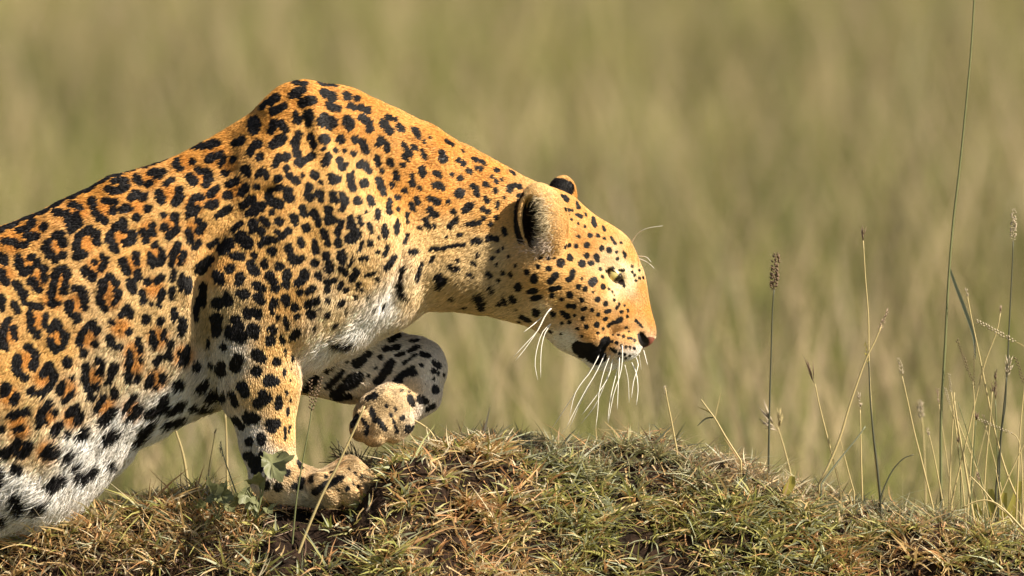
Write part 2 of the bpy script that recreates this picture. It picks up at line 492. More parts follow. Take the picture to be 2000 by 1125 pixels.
# px space is left-handed seen in world (y down), so the winding turns over once more
VN = np.zeros_like(BV)
for c in range(4): np.add.at(VN, BF[:, c], FN * FA[:, None])
VN /= np.linalg.norm(VN, axis=1)[:, None] + 1e-12
BV = BV + VN * ((2.4 * vnoise(BV, 46.0, 71) + 1.3 * vnoise(BV, 21.0, 72)) * np.where(BV[:, 0] > 1000, 0.35, 1.0))[:, None]
print('body', len(BV), len(BF), 'flip', FLIP, round(time.time() - T0, 1))
SPOTS_AND_SHADE = """
# 0 300 .25
46 0 600 120 550; 46 200 500 370 445; 46 400 410 480 375; 46 560 335 780 215; 46 800 205 930 140; 46 970 120 1280 30
32 890 225 985 212; 36 840 285 920 300 985 262; 30 1010 95 1100 70; 36 150 610 210 600; 42 250 545; 40 350 575; 40 220 650 290 655; 36 30 695 110 700 150 725 200 720
38 430 460 520 480 545 560 560 600; 38 600 490 620 550; 34 560 400 620 430
38 720 360 735 450 780 510 820 530; 36 830 375 890 385; 38 885 455
40 1010 440 970 440; 42 1010 360 1060 325 1120 350; 36 1155 435; 40 1070 505
36 1060 190 1090 230; 34 1150 245 1180 230; 34 1180 155 1280 150 1230 190
36 1340 215 1300 250; 40 1245 310 1260 380; 38 1400 290 1410 340 1370 385
34 1390 50 1370 80 1410 130; 32 1505 65; 42 1480 190 1510 230; 40 1560 135 1620 160 1640 210 1610 245
40 1640 45 1720 20; 32 1720 90 1760 50; 36 1760 155; 32 1830 45; 50 1925 130
36 1790 250 1850 215; 40 1780 330; 38 1920 265 1890 310
34 1570 345 1510 350 1490 420 1475 490; 30 1545 430 1520 470; 34 1690 280 1650 330; 38 1630 410 1680 395
40 960 550 970 600; 40 920 560 860 640 870 710 910 760; 36 1035 630 1030 690 980 700
40 760 700 750 640 700 600 630 640 600 690 600 740; 38 590 810 660 790
40 430 650 480 640 500 710; 42 380 700 360 750 400 800 430 830; 36 490 800
40 150 810 150 880 190 930 230 920; 38 250 820 290 860; 36 350 900 350 980; 38 250 1000 300 1060
40 10 800 40 860; 42 10 940 40 1000; 36 120 1020 180 1080 190 1120
36 540 960 500 900 440 920 430 1000 400 1100; 34 520 1000 500 1080
42 670 920 720 960; 34 800 800 830 850 790 910; 30 740 850; 38 590 1060 660 1090
34 860 960 900 1010; 38 810 1020 780 1110; 36 910 1080 920 1120
38 960 850 1000 930; 34 1050 790 1070 850; 34 1080 920 1080 960; 38 1020 1000 1040 1070
34 1195 560 1190 630; 34 1125 620 1135 680; 32 1280 490; 34 1365 490 1375 530; 34 1290 580; 34 1320 650 1390 590
30 1215 715; 34 1170 790 1190 880; 34 1265 760 1270 820 1240 860; 32 1390 720 1350 800 1340 870; 30 1430 790 1410 860
30 1550 530; 32 1590 560 1560 610; 32 1470 600 1490 680; 30 1790 430 1690 490
34 1270 960 1220 1000; 34 1150 1000; 36 1110 1090; 30 1270 1070 1265 1120
28 1360 920 1350 980; 28 1350 1060 1340 1120; 30 1420 960 1410 1060; 26 1560 690 1520 740; 26 1700 680 1640 720
# 0 580 .25
40 10 20 15 80; 36 110 60 140 110; 34 180 0 190 40; 38 250 70 310 80; 36 230 130 240 240 290 300; 34 355 150 350 220
40 70 180 30 230 20 320 40 400; 34 110 250 115 320; 36 400 260 440 200 470 240; 38 390 350 430 410 490 390 510 300
42 540 60 550 130 600 170; 38 660 0 660 80; 36 400 20 410 60 450 50; 36 780 20 820 90; 32 920 0 890 50
40 220 390 280 450 260 540; 42 140 470 120 560 160 610; 40 190 630
40 760 260 730 210 670 240 630 300 620 370; 40 655 440; 38 745 370
38 950 140 1000 80 1020 150; 36 870 200; 40 860 330 880 370; 36 1010 270; 34 930 390; 14 940 210; 12 940 260
48 525 515; 40 330 600 390 540 420 620 390 700 310 760; 40 240 740
30 555 635; 34 490 670 465 740; 38 500 810 560 760
38 670 540 660 610; 38 770 490 800 530 780 590; 40 670 650 690 740 710 780; 38 750 700; 38 890 540 870 610 840 670
34 1080 330 1090 420; 36 1010 440 1000 540; 30 1100 490; 36 1000 600 1000 650; 34 1080 610 1060 650
44 1140 170; 36 1120 30; 32 1255 180 1250 210; 28 1250 10 1240 70; 24 1185 50
36 1190 280 1200 390; 28 1285 260 1275 320; 34 1250 470 1220 510; 36 1325 360 1320 470; 40 1420 180 1410 290; 30 1360 90 1355 180
34 1410 440 1410 510; 30 1460 400 1440 520; 36 1180 610 1160 670; 32 1270 610 1260 660; 28 1210 700; 55 1390 680
36 800 780 750 880; 36 890 730 890 780; 40 790 970 840 920 870 880; 34 1060 760 1000 830 950 890; 38 1000 940 1060 880 1080 840
40 380 830 320 900 300 1000; 34 420 900; 28 360 980; 40 540 910 600 860 620 930 590 980; 32 520 1060
40 50 700 30 750; 36 130 770 100 820; 38 80 930 150 900 220 890; 34 110 1040 160 1020; 38 10 1030; 44 450 1010 420 1050
44 660 1040 600 1100; 50 800 1100 880 1050; 50 1060 1100 1120 1020 1180 960; 50 1150 890 1220 870; 44 1270 800 1240 860
44 1310 870 1420 820; 50 1290 970 1420 930; 40 1490 850 1640 850; 44 1560 700 1590 680; 46 1530 540; 34 1540 20 1530 140
# 0 780 .3
46 30 350; 36 120 270; 36 90 320 130 360; 36 190 290 160 340; 50 290 350 330 330; 36 420 370 450 350; 46 100 450
40 320 560 380 510; 40 500 490 590 450; 52 100 640 130 680; 40 230 690 270 670; 30 700 400 720 410; 40 10 760; 30 480 420
# 350 130 .25
30 910 135 980 140; 46 890 220 960 200; 30 1100 135 1220 155; 40 1120 210 1190 240; 38 1310 235; 28 1390 250; 40 660 310 750 250
36 740 350 820 310; 38 960 285 1040 270; 36 1170 310 1240 330; 30 1340 310 1380 325; 30 1420 325 1470 345; 36 910 370 930 430
42 1010 380 1010 440; 52 1130 420 1180 440; 48 1320 430 1330 460; 34 1430 405 1480 440 1490 490; 34 1590 440 1640 510; 28 1710 470 1740 500
26 1630 400 1680 420; 28 1840 500 1870 550; 60 590 450 590 490; 34 720 510 750 450 800 450 830 490; 42 440 600 490 580
34 560 680 580 620 620 600; 38 630 710; 40 730 620 800 570; 36 935 530 905 600 920 680; 30 1030 550 1055 620; 44 1140 570; 36 1260 570
30 1370 570 1430 590 1455 660; 24 1550 610 1580 570 1620 610 1625 660; 18 1130 650; 24 1225 660; 20 1285 660; 24 1355 685
34 1140 760 1165 700; 32 1250 740 1275 790; 16 1310 765; 34 1410 770 1460 765; 30 1480 815; 28 1545 720 1560 760; 26 1650 740 1660 770
24 1750 610 1810 690; 24 1840 630; 22 1760 700 1780 730; 22 1745 770; 34 930 760 1040 700; 38 750 770 780 710 830 710; 30 840 800
36 520 800 530 830; 34 610 850 650 810 680 860; 30 610 940; 34 770 880; 30 860 860 920 900; 22 960 850; 40 1060 850; 22 1105 910
36 1190 860 1200 900 1240 880; 36 1340 870 1350 950; 18 1360 830; 38 1445 910; 32 1560 890 1590 990; 24 1590 820; 28 1690 840 1700 870
26 1665 920; 24 1820 850 1820 920; 26 1760 970; 34 1010 950 1000 1000 1020 1020; 36 1100 1000 1110 1040; 34 1200 1000 1210 1040
30 1270 1000 1300 1060 1280 1110; 36 1390 1050; 30 1490 1020 1500 1070; 26 1700 1030; 24 1850 1030 1870 1060; 28 1640 1060 1630 1110
40 700 1000 720 1060 790 1080; 40 850 980 860 1030; 30 720 970 790 950; 40 500 1090 560 1050; 40 640 1100; 28 420 730; 30 330 750 350 720
36 0 655 60 640; 40 120 640 300 600
# 350 390 .25
36 600 50 650 60; 32 540 110 600 100; 26 725 100; 40 580 190 575 240; 34 650 150 690 190; 36 640 245; 32 430 240 480 190; 50 340 390 380 350
50 490 300 530 340; 34 640 345 660 320 740 320; 34 420 440 490 450; 28 590 435; 40 725 405; 30 665 480 670 510; 42 560 510 590 560; 36 780 520
50 160 540 240 470; 40 395 540; 44 290 590 330 640; 44 480 610 470 650; 44 610 670 640 690; 34 710 590 740 640 750 690; 36 840 580 830 670
40 470 730 510 740; 46 200 690 190 800; 50 300 810 380 790; 26 370 740; 34 600 760 650 790; 24 740 780 760 820; 38 830 770 840 800; 34 780 170
34 770 255 800 280; 30 850 250; 34 890 140 905 180; 34 965 70 980 110; 36 990 220; 30 1050 90 1080 150 1090 190; 36 1165 80 1170 160 1210 160
30 1270 180 1240 240 1245 350; 32 1290 20 1270 80; 36 1340 150 1345 200; 22 1410 140 1420 190; 20 1460 100; 20 1480 200 1500 250; 24 1550 90 1550 150
26 1635 30 1640 100; 20 1710 75; 22 1800 40 1830 80; 18 1770 130 1775 170; 26 1700 170 1690 260; 28 1600 210 1610 290; 20 1780 270 1750 340
28 1120 250 1140 270 1160 340; 42 1340 310 1380 270; 30 940 310 960 360; 32 850 360 860 430 900 490 960 460; 28 1060 330 1065 410; 34 1150 440
34 1170 500 1170 540; 34 1060 495; 42 1265 430 1270 470; 18 1430 330 1410 400; 26 1490 345; 18 1560 305; 20 1550 410; 20 1620 370 1610 430
30 1680 450 1620 530; 24 1420 465; 22 1460 450; 16 1350 450 1335 520; 30 1260 540 1300 570; 30 1380 560 1340 620; 34 1085 595
34 980 580 980 610 930 650; 30 1150 645 1210 630; 24 1270 650 1245 690; 30 1150 705; 28 940 725; 26 1000 730 1040 690; 32 1000 820 1070 790
36 905 840; 24 920 910; 42 1030 890; 22 1290 710 1310 700; 24 1270 800 1250 810; 22 1400 650 1390 680; 16 1430 710; 16 1520 570 1450 590; 14 1470 750
26 1160 790; 28 1150 890; 14 1100 850; 16 1370 760; 18 1290 870; 22 1800 410; 20 720 820 730 880; 22 770 920; 24 830 920 850 1000; 20 1220 970
20 1050 1000; 44 540 890 600 890; 44 440 940 460 990; 54 410 1040 480 1070; 48 580 1020 590 1050; 34 720 1010 730 1020; 20 800 1060 805 1110
32 920 1040 890 1070; 44 290 930 290 1040; 20 1550 620; 14 1500 830; 20 1580 830; 34 70 640 60 720; 30 120 860 130 930; 40 20 940 30 1020
# 700 230 .2
50 810 350 820 400; 30 850 240 910 270; 16 1000 310 1030 340; 30 980 420 1020 450; 24 1120 410 1230 450; 24 1190 500; 22 1150 490; 28 1070 520 1100 540
32 1350 520; 22 1300 580 1350 630; 22 1400 610; 24 1490 540 1520 560; 32 740 540 780 560; 26 905 555; 34 1000 595; 36 620 500 630 560
24 640 360 650 400; 20 620 320; 36 730 660 800 670 820 690; 50 990 740; 26 1240 650 1260 670; 26 1330 715; 28 1120 670 1160 690 1150 750
28 1480 690 1530 660 1570 680; 30 1470 720; 26 600 690; 34 700 790 770 820; 24 875 820; 28 1240 790 1260 810; 20 1355 840 1350 880; 20 1420 790
26 1560 770 1600 760; 36 1040 900 1090 860; 30 920 920; 28 1220 900 1270 920; 24 1220 980; 34 690 900 710 950 760 950; 24 1340 970
34 880 1070 950 1000; 26 1050 1040 1180 1030; 28 1290 1040; 30 650 1000 680 1070; 26 740 1060; 20 520 560 530 640; 22 560 780 590 820
22 500 850 540 900; 20 470 940 470 1020; 24 590 1080; 24 540 280 570 310; 24 690 200; 20 640 240
# 750 430 .18
30 820 155; 18 670 180; 34 960 240 1010 210 1030 240; 36 1130 200 1220 200; 26 490 320 600 310 740 280 860 265; 34 280 350 340 350
26 1010 390; 26 990 490 960 470; 28 510 440 540 400; 30 720 510 790 530; 24 800 440; 60 590 620 640 640; 40 600 720; 30 340 640 370 540
30 200 530 170 640; 40 170 700 180 790; 26 220 840; 30 910 590 970 610; 26 1120 580 1150 600; 28 1290 570; 22 1380 590; 20 1240 650; 40 1470 715
28 1140 730 1170 770; 52 1000 830 1060 880; 40 1060 940; 28 740 840; 22 860 930; 26 1290 840 1320 890; 34 1390 830 1420 860; 26 1250 900
28 1500 1040 1590 1070; 24 1470 1090; 24 1240 340; 26 1180 410; 20 1290 300; 22 1440 495; 20 1220 485; 14 1360 400; 24 400 460 420 500; 30 1300 100 1310 160
# 950 300 .2
32 740 420 780 450; 22 870 480 890 530; 22 770 550 830 555; 24 880 600 920 620; 22 960 590 970 610; 24 1040 640 1055 710; 18 960 720; 14 900 690
20 1135 720 1150 750; 24 1010 800; 20 1085 800; 12 1148 830; 18 1215 830 1250 880; 16 1310 870; 18 900 810; 14 800 600; 14 830 650; 28 980 895
24 875 905; 20 770 920 810 895; 30 1125 930; 26 1200 945; 16 1270 965; 16 1340 970 1350 1010; 16 1280 1030; 34 820 1020; 28 975 1000; 30 1070 1010 1080 1040
40 725 1070; 40 930 1080; 26 1020 1070; 24 500 1100; 20 600 1020; 14 525 1015; 14 655 1020; 16 960 500
# 950 500 .2
28 605 120; 28 400 160; 22 245 180; 22 160 160; 36 470 210 465 240; 36 670 190 630 240; 28 840 160 840 210 800 235; 18 930 230; 38 1045 240 1030 260
18 1110 125; 20 1130 205; 26 1140 305; 16 1195 320; 12 1228 345; 10 1242 385; 10 1245 430; 40 315 300; 28 420 340 490 335; 28 640 320 710 310
26 900 305; 24 965 325; 14 1040 350; 32 815 380; 26 640 385; 40 260 405; 28 460 410 530 400; 18 735 425; 24 930 430; 26 1085 425; 24 1165 465
20 1270 505 1295 465; 14 1345 485; 24 800 485 860 490; 18 940 520 970 500; 22 1030 525; 22 1165 545 1200 535; 20 1090 570; 18 1315 550; 16 1375 590
14 1380 535; 42 490 540; 28 750 550 790 580; 20 865 580; 30 650 565; 24 945 605; 24 1160 615; 22 1195 680 1260 645 1310 620; 18 740 650; 22 815 640
36 360 590 410 610; 24 980 690; 28 1075 675; 20 890 705; 20 1360 695; 16 1085 755; 14 930 775; 14 1140 710; 12 1390 740
14 1235 770; 16 1290 775; 18 1340 790; 14 1385 805; 12 1415 810; 10 1445 825; 18 1195 805; 14 1225 835; 18 1270 850; 14 1315 870; 18 1360 890
12 1400 895; 12 1440 905; 12 1210 910 1260 935; 12 1300 950; 10 1350 960; 10 1400 965; 8 1300 985; 8 1360 990; 10 1460 630; 8 1480 650; 8 1500 670; 8 1520 690
70 900 870 1000 900 1080 960; 56 960 930 1060 1000; 44 880 890 930 960; 50 1150 830 1130 900; 40 1060 1020 1150 980; 20 630 735; 14 730 750; 18 180 430; 22 135 460; 14 300 510
16 1290 215 1310 245 1345 292; 13 1290 145 1340 138; 15 1165 150 1195 128 1240 122; 10 1420 100; 10 1420 155; 12 1445 190; 12 1490 140; 10 1490 220; 14 1525 215; 8 1460 240
# 380 640 .2
54 740 130; 34 150 140 140 190; 36 290 190; 56 270 370 260 420; 34 185 370; 56 430 300 400 380; 56 600 250 660 310; 56 605 420; 44 800 330
18 850 80 855 150; 20 885 220 885 260; 18 940 280 950 330; 20 875 420 870 470; 12 935 410; 14 930 520; 54 730 520 780 530; 66 470 580 490 640
56 660 650 690 690; 50 620 740; 36 820 690 820 770; 18 885 620 900 650; 22 905 800 905 850; 40 370 660 410 750; 60 170 660 270 620 300 680
46 390 890 460 960; 60 530 880 590 890; 56 740 940 790 940; 40 755 1000; 18 880 980 885 1080; 12 930 960 925 1020; 44 650 1070 660 1110; 44 540 1110
16 935 710; 12 920 130; 46 1090 600 1180 500; 36 1290 420 1380 340; 26 1300 580 1440 430; 64 1380 640 1500 540 1600 480; 40 1350 690 1500 670
50 1590 350 1700 260; 44 1790 520 1880 420 1920 350; 26 1820 290; 30 1950 110; 30 1860 210 1980 190; 20 1700 470; 16 1490 330; 18 1770 390; 40 1700 690 1760 670
30 1330 120 1450 150 1500 130; 20 1310 90; 18 1850 90; 40 1990 530
# 550 580 .2
36 1060 420 1130 390; 20 1260 440 1320 440; 26 1240 530 1340 490; 22 1120 570 1190 550; 20 1200 650 1310 570; 26 1370 560 1430 580
26 1480 640 1540 680; 24 1480 720 1520 750; 20 1580 770; 26 1300 740 1220 760; 20 1370 660; 30 1120 830 1180 760 1280 690
18 1480 800; 14 1410 855; 44 1500 910 1480 890; 40 1350 1000 1400 1020; 36 1420 1090 1470 1060; 26 1260 1010 1280 1060; 12 1170 920; 14 1240 935; 14 1030 1070; 12 1110 1105
# 650 720 .125
46 600 640 640 750 720 840 820 940; 60 1230 560 1200 480; 40 1080 770; 26 985 630; 24 840 580; 70 1240 930 1180 950; 80 360 750 320 850; 40 540 900 520 1000; 30 1010 960 1000 990; 24 1140 890; 24 905 700 960 850 1000 950; 28 470 790 545 920
# 400 780 .2
60 430 560 500 640 520 720; 40 560 540 540 600; 36 690 740; 30 630 650; 44 720 860; 48 590 840; 40 920 840 880 850; 40 950 800; 30 1030 790 1040 770
30 940 660 920 610; 40 1080 900 1120 870; 36 1170 850 1310 780; 24 1230 700; 18 1470 730; 18 1540 750; 20 1450 830; 34 800 720; 18 1400 690; 16 1350 760; 16 1590 700; 24 1390 870; 20 1500 850; 18 1300 880; 22 1180 760
"""

# ------------------------------------------------------------------ leopard: coat
inside = SD < 0
has = inside.any(2)
front_idx = inside.argmax(2)
def front_depth(px, py):
    """depth of the near surface; searches around when just off the outline"""
    px = np.atleast_1d(px); py = np.atleast_1d(py)
    i = np.clip(np.round((px - GO[0]) / H).astype(int), 0, GN[0] - 1)
    j = np.clip(np.round((py - GO[1]) / H).astype(int), 0, GN[1] - 1)
    out = np.empty(len(px))
    for n in range(len(px)):
        best = None
        for rad in range(0, 9):
            sl = (slice(max(i[n] - rad, 0), i[n] + rad + 1), slice(max(j[n] - rad, 0), j[n] + rad + 1))
            h = has[sl]
            if h.any():
                best = np.median(front_idx[sl][h]); break
        out[n] = GO[2] + H * (best if best is not None else GN[2] / 2)
    return out

SP = []          # coat marks and painted shade in elbow and toe folds: x, y, d, radius
sc_, x0_, y0_ = 1, 0, 0; P0 = True
for line in SPOTS_AND_SHADE.strip().splitlines():
    if line.startswith('#'):
        x0_, y0_, sc_ = [float(t) for t in line[1:].split()]; P0 = x0_ < 10 and y0_ > 400
        continue
    for st in line.split(';'):
        v = [float(t) for t in st.split()]
        if len(v) < 3: continue
        r = v[0] * sc_ * (0.94 if P0 else 1.03 if x0_ < 10 else 1.06 if v[0] * sc_ > 4.5 else 1.0); r = max(r, 3.0)
        P_ = np.array(v[1:]).reshape(-1, 2) * sc_ + (x0_, y0_)
        if len(P_) == 1:
            SP.append((P_[0, 0], P_[0, 1], r, 1.6 * r))
        for a, b in zip(P_[:-1], P_[1:]):
            m = max(2, int(np.hypot(*(b - a)) / max(r * 0.55, 2)) + 1)
            for t in np.linspace(0, 1, m):
                q = a + (b - a) * t
                SP.append((q[0], q[1], r * (0.92 + 0.16 * math.sin(q[0] * 0.35 + q[1] * 0.27)), np.hypot(*(b - a)) / m + (0.8 * r / m)))
SP = np.array(SP)
SPd = front_depth(SP[:, 0], SP[:, 1])
SP = np.column_stack([SP[:, :2], SPd, SP[:, 2], SP[:, 3]])
# the same coat carried on to the side turned away, and to the hind quarters outside the view
far = SP.copy(); far[:, 2] = -far[:, 2]
far = far[(far[:, 2] > 40) & ~((far[:, 1] > 640) & (far[:, 0] > 560))]
back_ = []
for gx_ in np.arange(-740, -10, 62):
    for gy_ in np.arange(560, 1440, 62):
        cx = gx_ + rng.uniform(-12, 12) + (31 if int(gy_ / 62) % 2 else 0); cy = gy_ + rng.uniform(-12, 12)
        if cx > -18: continue
        solid = gy_ > 1020 or cx < -560
        i_ = int((cx - GO[0]) / H); j_ = int((cy - GO[1]) / H)
        if not (0 <= i_ < GN[0] and 0 <= j_ < GN[1] and has[i_, j_]): continue
        dd = front_depth(cx, cy)[0]
        for sg in (1, -1):
            if solid:
                back_.append((cx, cy, sg * dd, 15, 20)); back_.append((cx + 8, cy + 8, sg * dd, 11, 8))
            else:
                a0 = rng.uniform(0, 6.28); gap = rng.uniform(0.8, 2.0)
                for an in np.arange(0, 6.28 - gap, 0.35):
                    back_.append((cx + 20 * math.cos(a0 + an), cy + 23 * math.sin(a0 + an), sg * dd, 8.5, 7.5))
SPALL = np.concatenate([SP, far, np.array(back_)])

ROSETTES = [(0, 300, .25, "250 600 110 695 560 500 810 440 1070 420 1190 200 1320 320 1430 80 1570 190 1690 20 1790 95 1840 280 1520 400 1660 340 940 650 670 710 430 740 210 880 310 980 470 1000 760 880 860 1060 1030 880 1160 610 1330 570 1210 810 1390 800 1530 590 1200 1050 620 440 30 960"),
            (0, 580, .25, "280 190 65 290 450 310 600 50 680 320 940 240 200 500 340 640 520 720 730 620 1040 530 1230 320 1220 640 820 850 1020 870 360 920 560 940 70 780 130 970 1430 460 860 20 420 20 150 1040 1040 430"), (0, 780, .3, "130 320 300 330")]
ROS = []
for x0, y0, sc, txt in ROSETTES:
    for cx, cy in np.array([float(t) for t in txt.split()]).reshape(-1, 2):
        ROS.append((x0 + cx * sc, y0 + cy * sc, front_depth(x0 + cx * sc, y0 + cy * sc)[0], 22.0))
# guides along the coat: x, y, lie of the hair (dx, dy), length, lift, base colour
OR = (0.62, 0.29, 0.062); OB = (0.66, 0.36, 0.105); FL = (0.72, 0.49, 0.22); CR = (0.76, 0.58, 0.34); WH = (0.90, 0.86, 0.81); PG = (0.66, 0.60, 0.53)
MZ = (0.62, 0.31, 0.075); UB = (0.70, 0.415, 0.138); TH = (0.58, 0.42, 0.21); PW = (0.62, 0.44, 0.23); LG = (0.72, 0.47, 0.19); EY = (0.86, 0.70, 0.46); BK = (0.008, 0.007, 0.0075); NS = (0.30, 0.10, 0.07)
GUIDE = [
 # trunk
 (-600, 640, -1, .35, 15, .30, OB), (-400, 800, -.8, .6, 15, .3, FL), (-300, 1000, -.4, .9, 15, .3, CR), (-400, 1300, 0, 1, 12, .3, CR),
 (0, 455, -.9, .42, 14, .30, OR), (200, 370, -.9, .45, 14, .30, OR), (400, 285, -.9, .45, 14, .30, OR), (60, 560, -.8, .6, 13, .3, UB),
 (260, 480, -.75, .65, 13, .3, UB), (400, 400, -.7, .7, 12, .3, UB), (100, 680, -.7, .75, 14, .28, UB), (280, 620, -.6, .8, 14, .28, FL), (340, 540, -.6, .8, 14, .28, FL),
 (40, 800, -.65, .8, 16, .30, FL), (200, 760, -.55, .85, 16, .30, CR), (300, 720, -.5, .85, 17, .30, CR), (60, 880, -.6, .8, 20, .33, CR), (20, 720, -.65, .8, 14, .30, UB), (130, 800, -.6, .8, 17, .3, CR),
 (30, 960, -.65, .8, 40, .46, WH), (150, 880, -.6, .8, 36, .44, WH), (240, 830, -.55, .8, 36, .44, WH), (330, 790, -.55, .8, 30, .42, WH), (410, 750, -.5, .85, 26, .40, PG), (60, 1010, -.6, .8, 46, .52, WH), (180, 925, -.6, .8, 44, .5, WH), (300, 850, -.6, .8, 38, .5, WH), (400, 640, -.4, .9, 15, .3, TH),
 # shoulder
 (600, 175, -.9, .3, 11, .26, OR), (520, 230, -.9, .45, 11, .26, OR), (700, 230, -.8, .6, 11, .26, OR), (600, 280, -.7, .7, 11, .25, OB), (520, 380, -.6, .8, 11, .25, OB),
 (680, 360, -.6, .8, 11, .25, UB), (620, 450, -.55, .85, 11, .25, UB), (500, 480, -.5, .85, 12, .25, UB), (430, 520, -.4, .9, 12, .25, OB), (740, 450, -.5, .85, 12, .25, FL), (700, 540, -.5, .85, 12, .26, FL),
 (560, 580, -.3, .95, 12, .25, UB), (440, 600, -.3, .95, 13, .27, TH), (650, 620, -.45, .9, 16, .33, CR), (690, 640, -.5, .85, 34, .5, WH), (620, 690, -.45, .9, 34, .5, WH), (745, 590, -.5, .85, 28, .46, WH),
 # near foreleg
 (540, 680, -.05, 1, 10, .25, LG), (450, 700, -.2, 1, 14, .3, PG), (560, 760, .05, 1, 9, .25, LG), (505, 770, 0, 1, 10, .25, FL), (550, 840, 0, 1, 8, .25, LG), (490, 850, 0, 1, 10, .28, PG),
 (520, 910, .2, 1, 8, .25, PG), (570, 920, .6, .6, 8, .25, PW), (640, 945, 1, .1, 6, .28, PW), (700, 930, .8, .5, 6, .3, PW), (600, 980, .9, .2, 9, .3, PG), (690, 985, .7, .5, 9, .3, PW),
 # far foreleg
 (620, 720, .7, .5, 13, .3, PG), (700, 700, .8, .4, 10, .28, PG), (780, 700, .9, .2, 9, .26, PG), (850, 730, .4, .9, 8, .26, PG), (830, 790, -.4, .8, 8, .26, PG), (800, 770, -.6, .7, 6, .3, PW), (760, 800, -.7, .6, 6, .3, PW), (710, 840, -.6, .7, 6, .3, PW),
 # neck
 (850, 300, -.9, .4, 11, .26, OR), (950, 340, -.9, .4, 11, .26, OR), (860, 380, -.85, .5, 12, .26, OR), (960, 410, -.85, .5, 12, .26, OB), (780, 380, -.7, .7, 11, .26, OR), (860, 470, -.8, .6, 14, .3, FL),
 (950, 500, -.8, .6, 15, .3, TH), (850, 550, -.7, .7, 17, .34, TH), (940, 575, -.75, .65, 18, .36, TH), (1000, 590, -.8, .5, 15, .34, TH), (800, 580, -.6, .8, 20, .38, CR), (1000, 615, -.8, .55, 16, .36, CR),
 # head
 (1010, 430, -.8, .5, 9, .25, OB), (1130, 400, -.85, -.4, 7, .22, OB), (1180, 450, -.75, -.6, 6, .22, OB), (1230, 500, -.5, -.8, 5, .22, OB), (1150, 480, -.9, -.3, 7, .22, OB), (1120, 540, -1, .05, 8, .24, UB), (1180, 560, -.8, -.2, 5, .2, OB),
 (1250, 560, -.2, -1, 4, .2, MZ), (1268, 610, -.15, -1, 3.5, .2, MZ), (1225, 600, -.5, -.5, 4, .2, MZ), (1180, 620, -.9, .2, 6, .22, OB), (1100, 600, -.95, .25, 9, .26, UB), (1060, 560, -.95, .3, 11, .28, UB), (1060, 610, -.85, .5, 13, .34, CR),
 (1230, 660, -.8, .35, 4, .22, OB), (1190, 670, -.85, .5, 5, .24, OB), (1150, 650, -.9, .35, 6, .24, OB), (1225, 705, -.6, .75, 7, .34, WH), (1195, 722, -.6, .75, 8, .36, WH), (1160, 712, -.7, .65, 9, .36, WH), (1110, 665, -.8, .55, 11, .34, WH), (1240, 697, -.6, .75, 6, .32, WH),
 (1040, 370, -.6, -.6, 5, .3, FL), (1016, 440, -.6, .1, 5, .3, FL), (1226, 545, -.3, -.9, 4, .2, EY), (1221, 530, -.3, -.9, 4, .2, EY), (1229, 558, -.3, -.9, 4, .2, EY), (1190, 510, -.7, -.5, 5, .2, CR), (1195, 570, -.7, .1, 4, .2, CR),
]
GP = np.array([g[:2] for g in GUIDE], float); GD = np.array([g[2:4] for g in GUIDE], float); GL = np.array([g[4] for g in GUIDE]); GT = np.array([g[5] for g in GUIDE]); GC = np.array([g[6] for g in GUIDE])
GDP = front_depth(GP[:, 0], GP[:, 1])

def guide(P):
    """interpolated lie, length, lift and base colour at body points (mirrored for the far side)"""
    out = []
    for c0 in range(0, len(P), 40000):
        p = P[c0:c0 + 40000]
        dx = p[:, None, 0] - GP[None, :, 0]; dy = p[:, None, 1] - GP[None, :, 1]
        dd = np.minimum(np.abs(p[:, None, 2] - GDP[None]), np.abs(-p[:, None, 2] - GDP[None]))
        w = 1.0 / (dx * dx + dy * dy + 0.8 * dd * dd + 250.0) ** 1.9
        w /= w.sum(1, keepdims=True)
        out.append(np.concatenate([w @ GD, (w @ GL)[:, None], (w @ GT)[:, None], w @ GC], 1))
    o = np.concatenate(out)
    return o[:, :2], o[:, 2], o[:, 3], o[:, 4:7]

def coat_colour(P, base, fuzz=1.0):
    """black marks and tawny rosette centres over the base colour, from the marks' places on the body"""
    order = np.argsort(P[:, 0]); X = P[order, 0]; Q = P[order]
    warp = np.stack([vnoise(Q, 17.0, 21), vnoise(Q, 17.0, 22), 0 * X], 1) * 1.5
    Q = Q + warp + rng.normal(0, 1.0 * fuzz, Q.shape) * (1, 1, 0.3) * np.where(X > 1000, 0.45, 1.0)[:, None]
    best = np.full(len(Q), 9.0); field = np.zeros(len(Q))
    for x, y, d, r, st in SPALL:
        a, b = np.searchsorted(X, (x - r - 34, x + r + 34))
        if a == b: continue
        q = Q[a:b]
        dx = q[:, 0] - x; dy = q[:, 1] - y; dd = (q[:, 2] - d) * 0.6
        d2 = dx * dx + dy * dy + dd * dd
        best[a:b] = np.minimum(best[a:b], np.sqrt(d2) / (r + 0.6))
        field[a:b] += np.exp(-d2 / 450.0) * (2 * r * st / 1414.0)
    bb = np.empty_like(best); bb[order] = best
    ff = np.empty_like(field); ff[order] = field
    return bb, ff

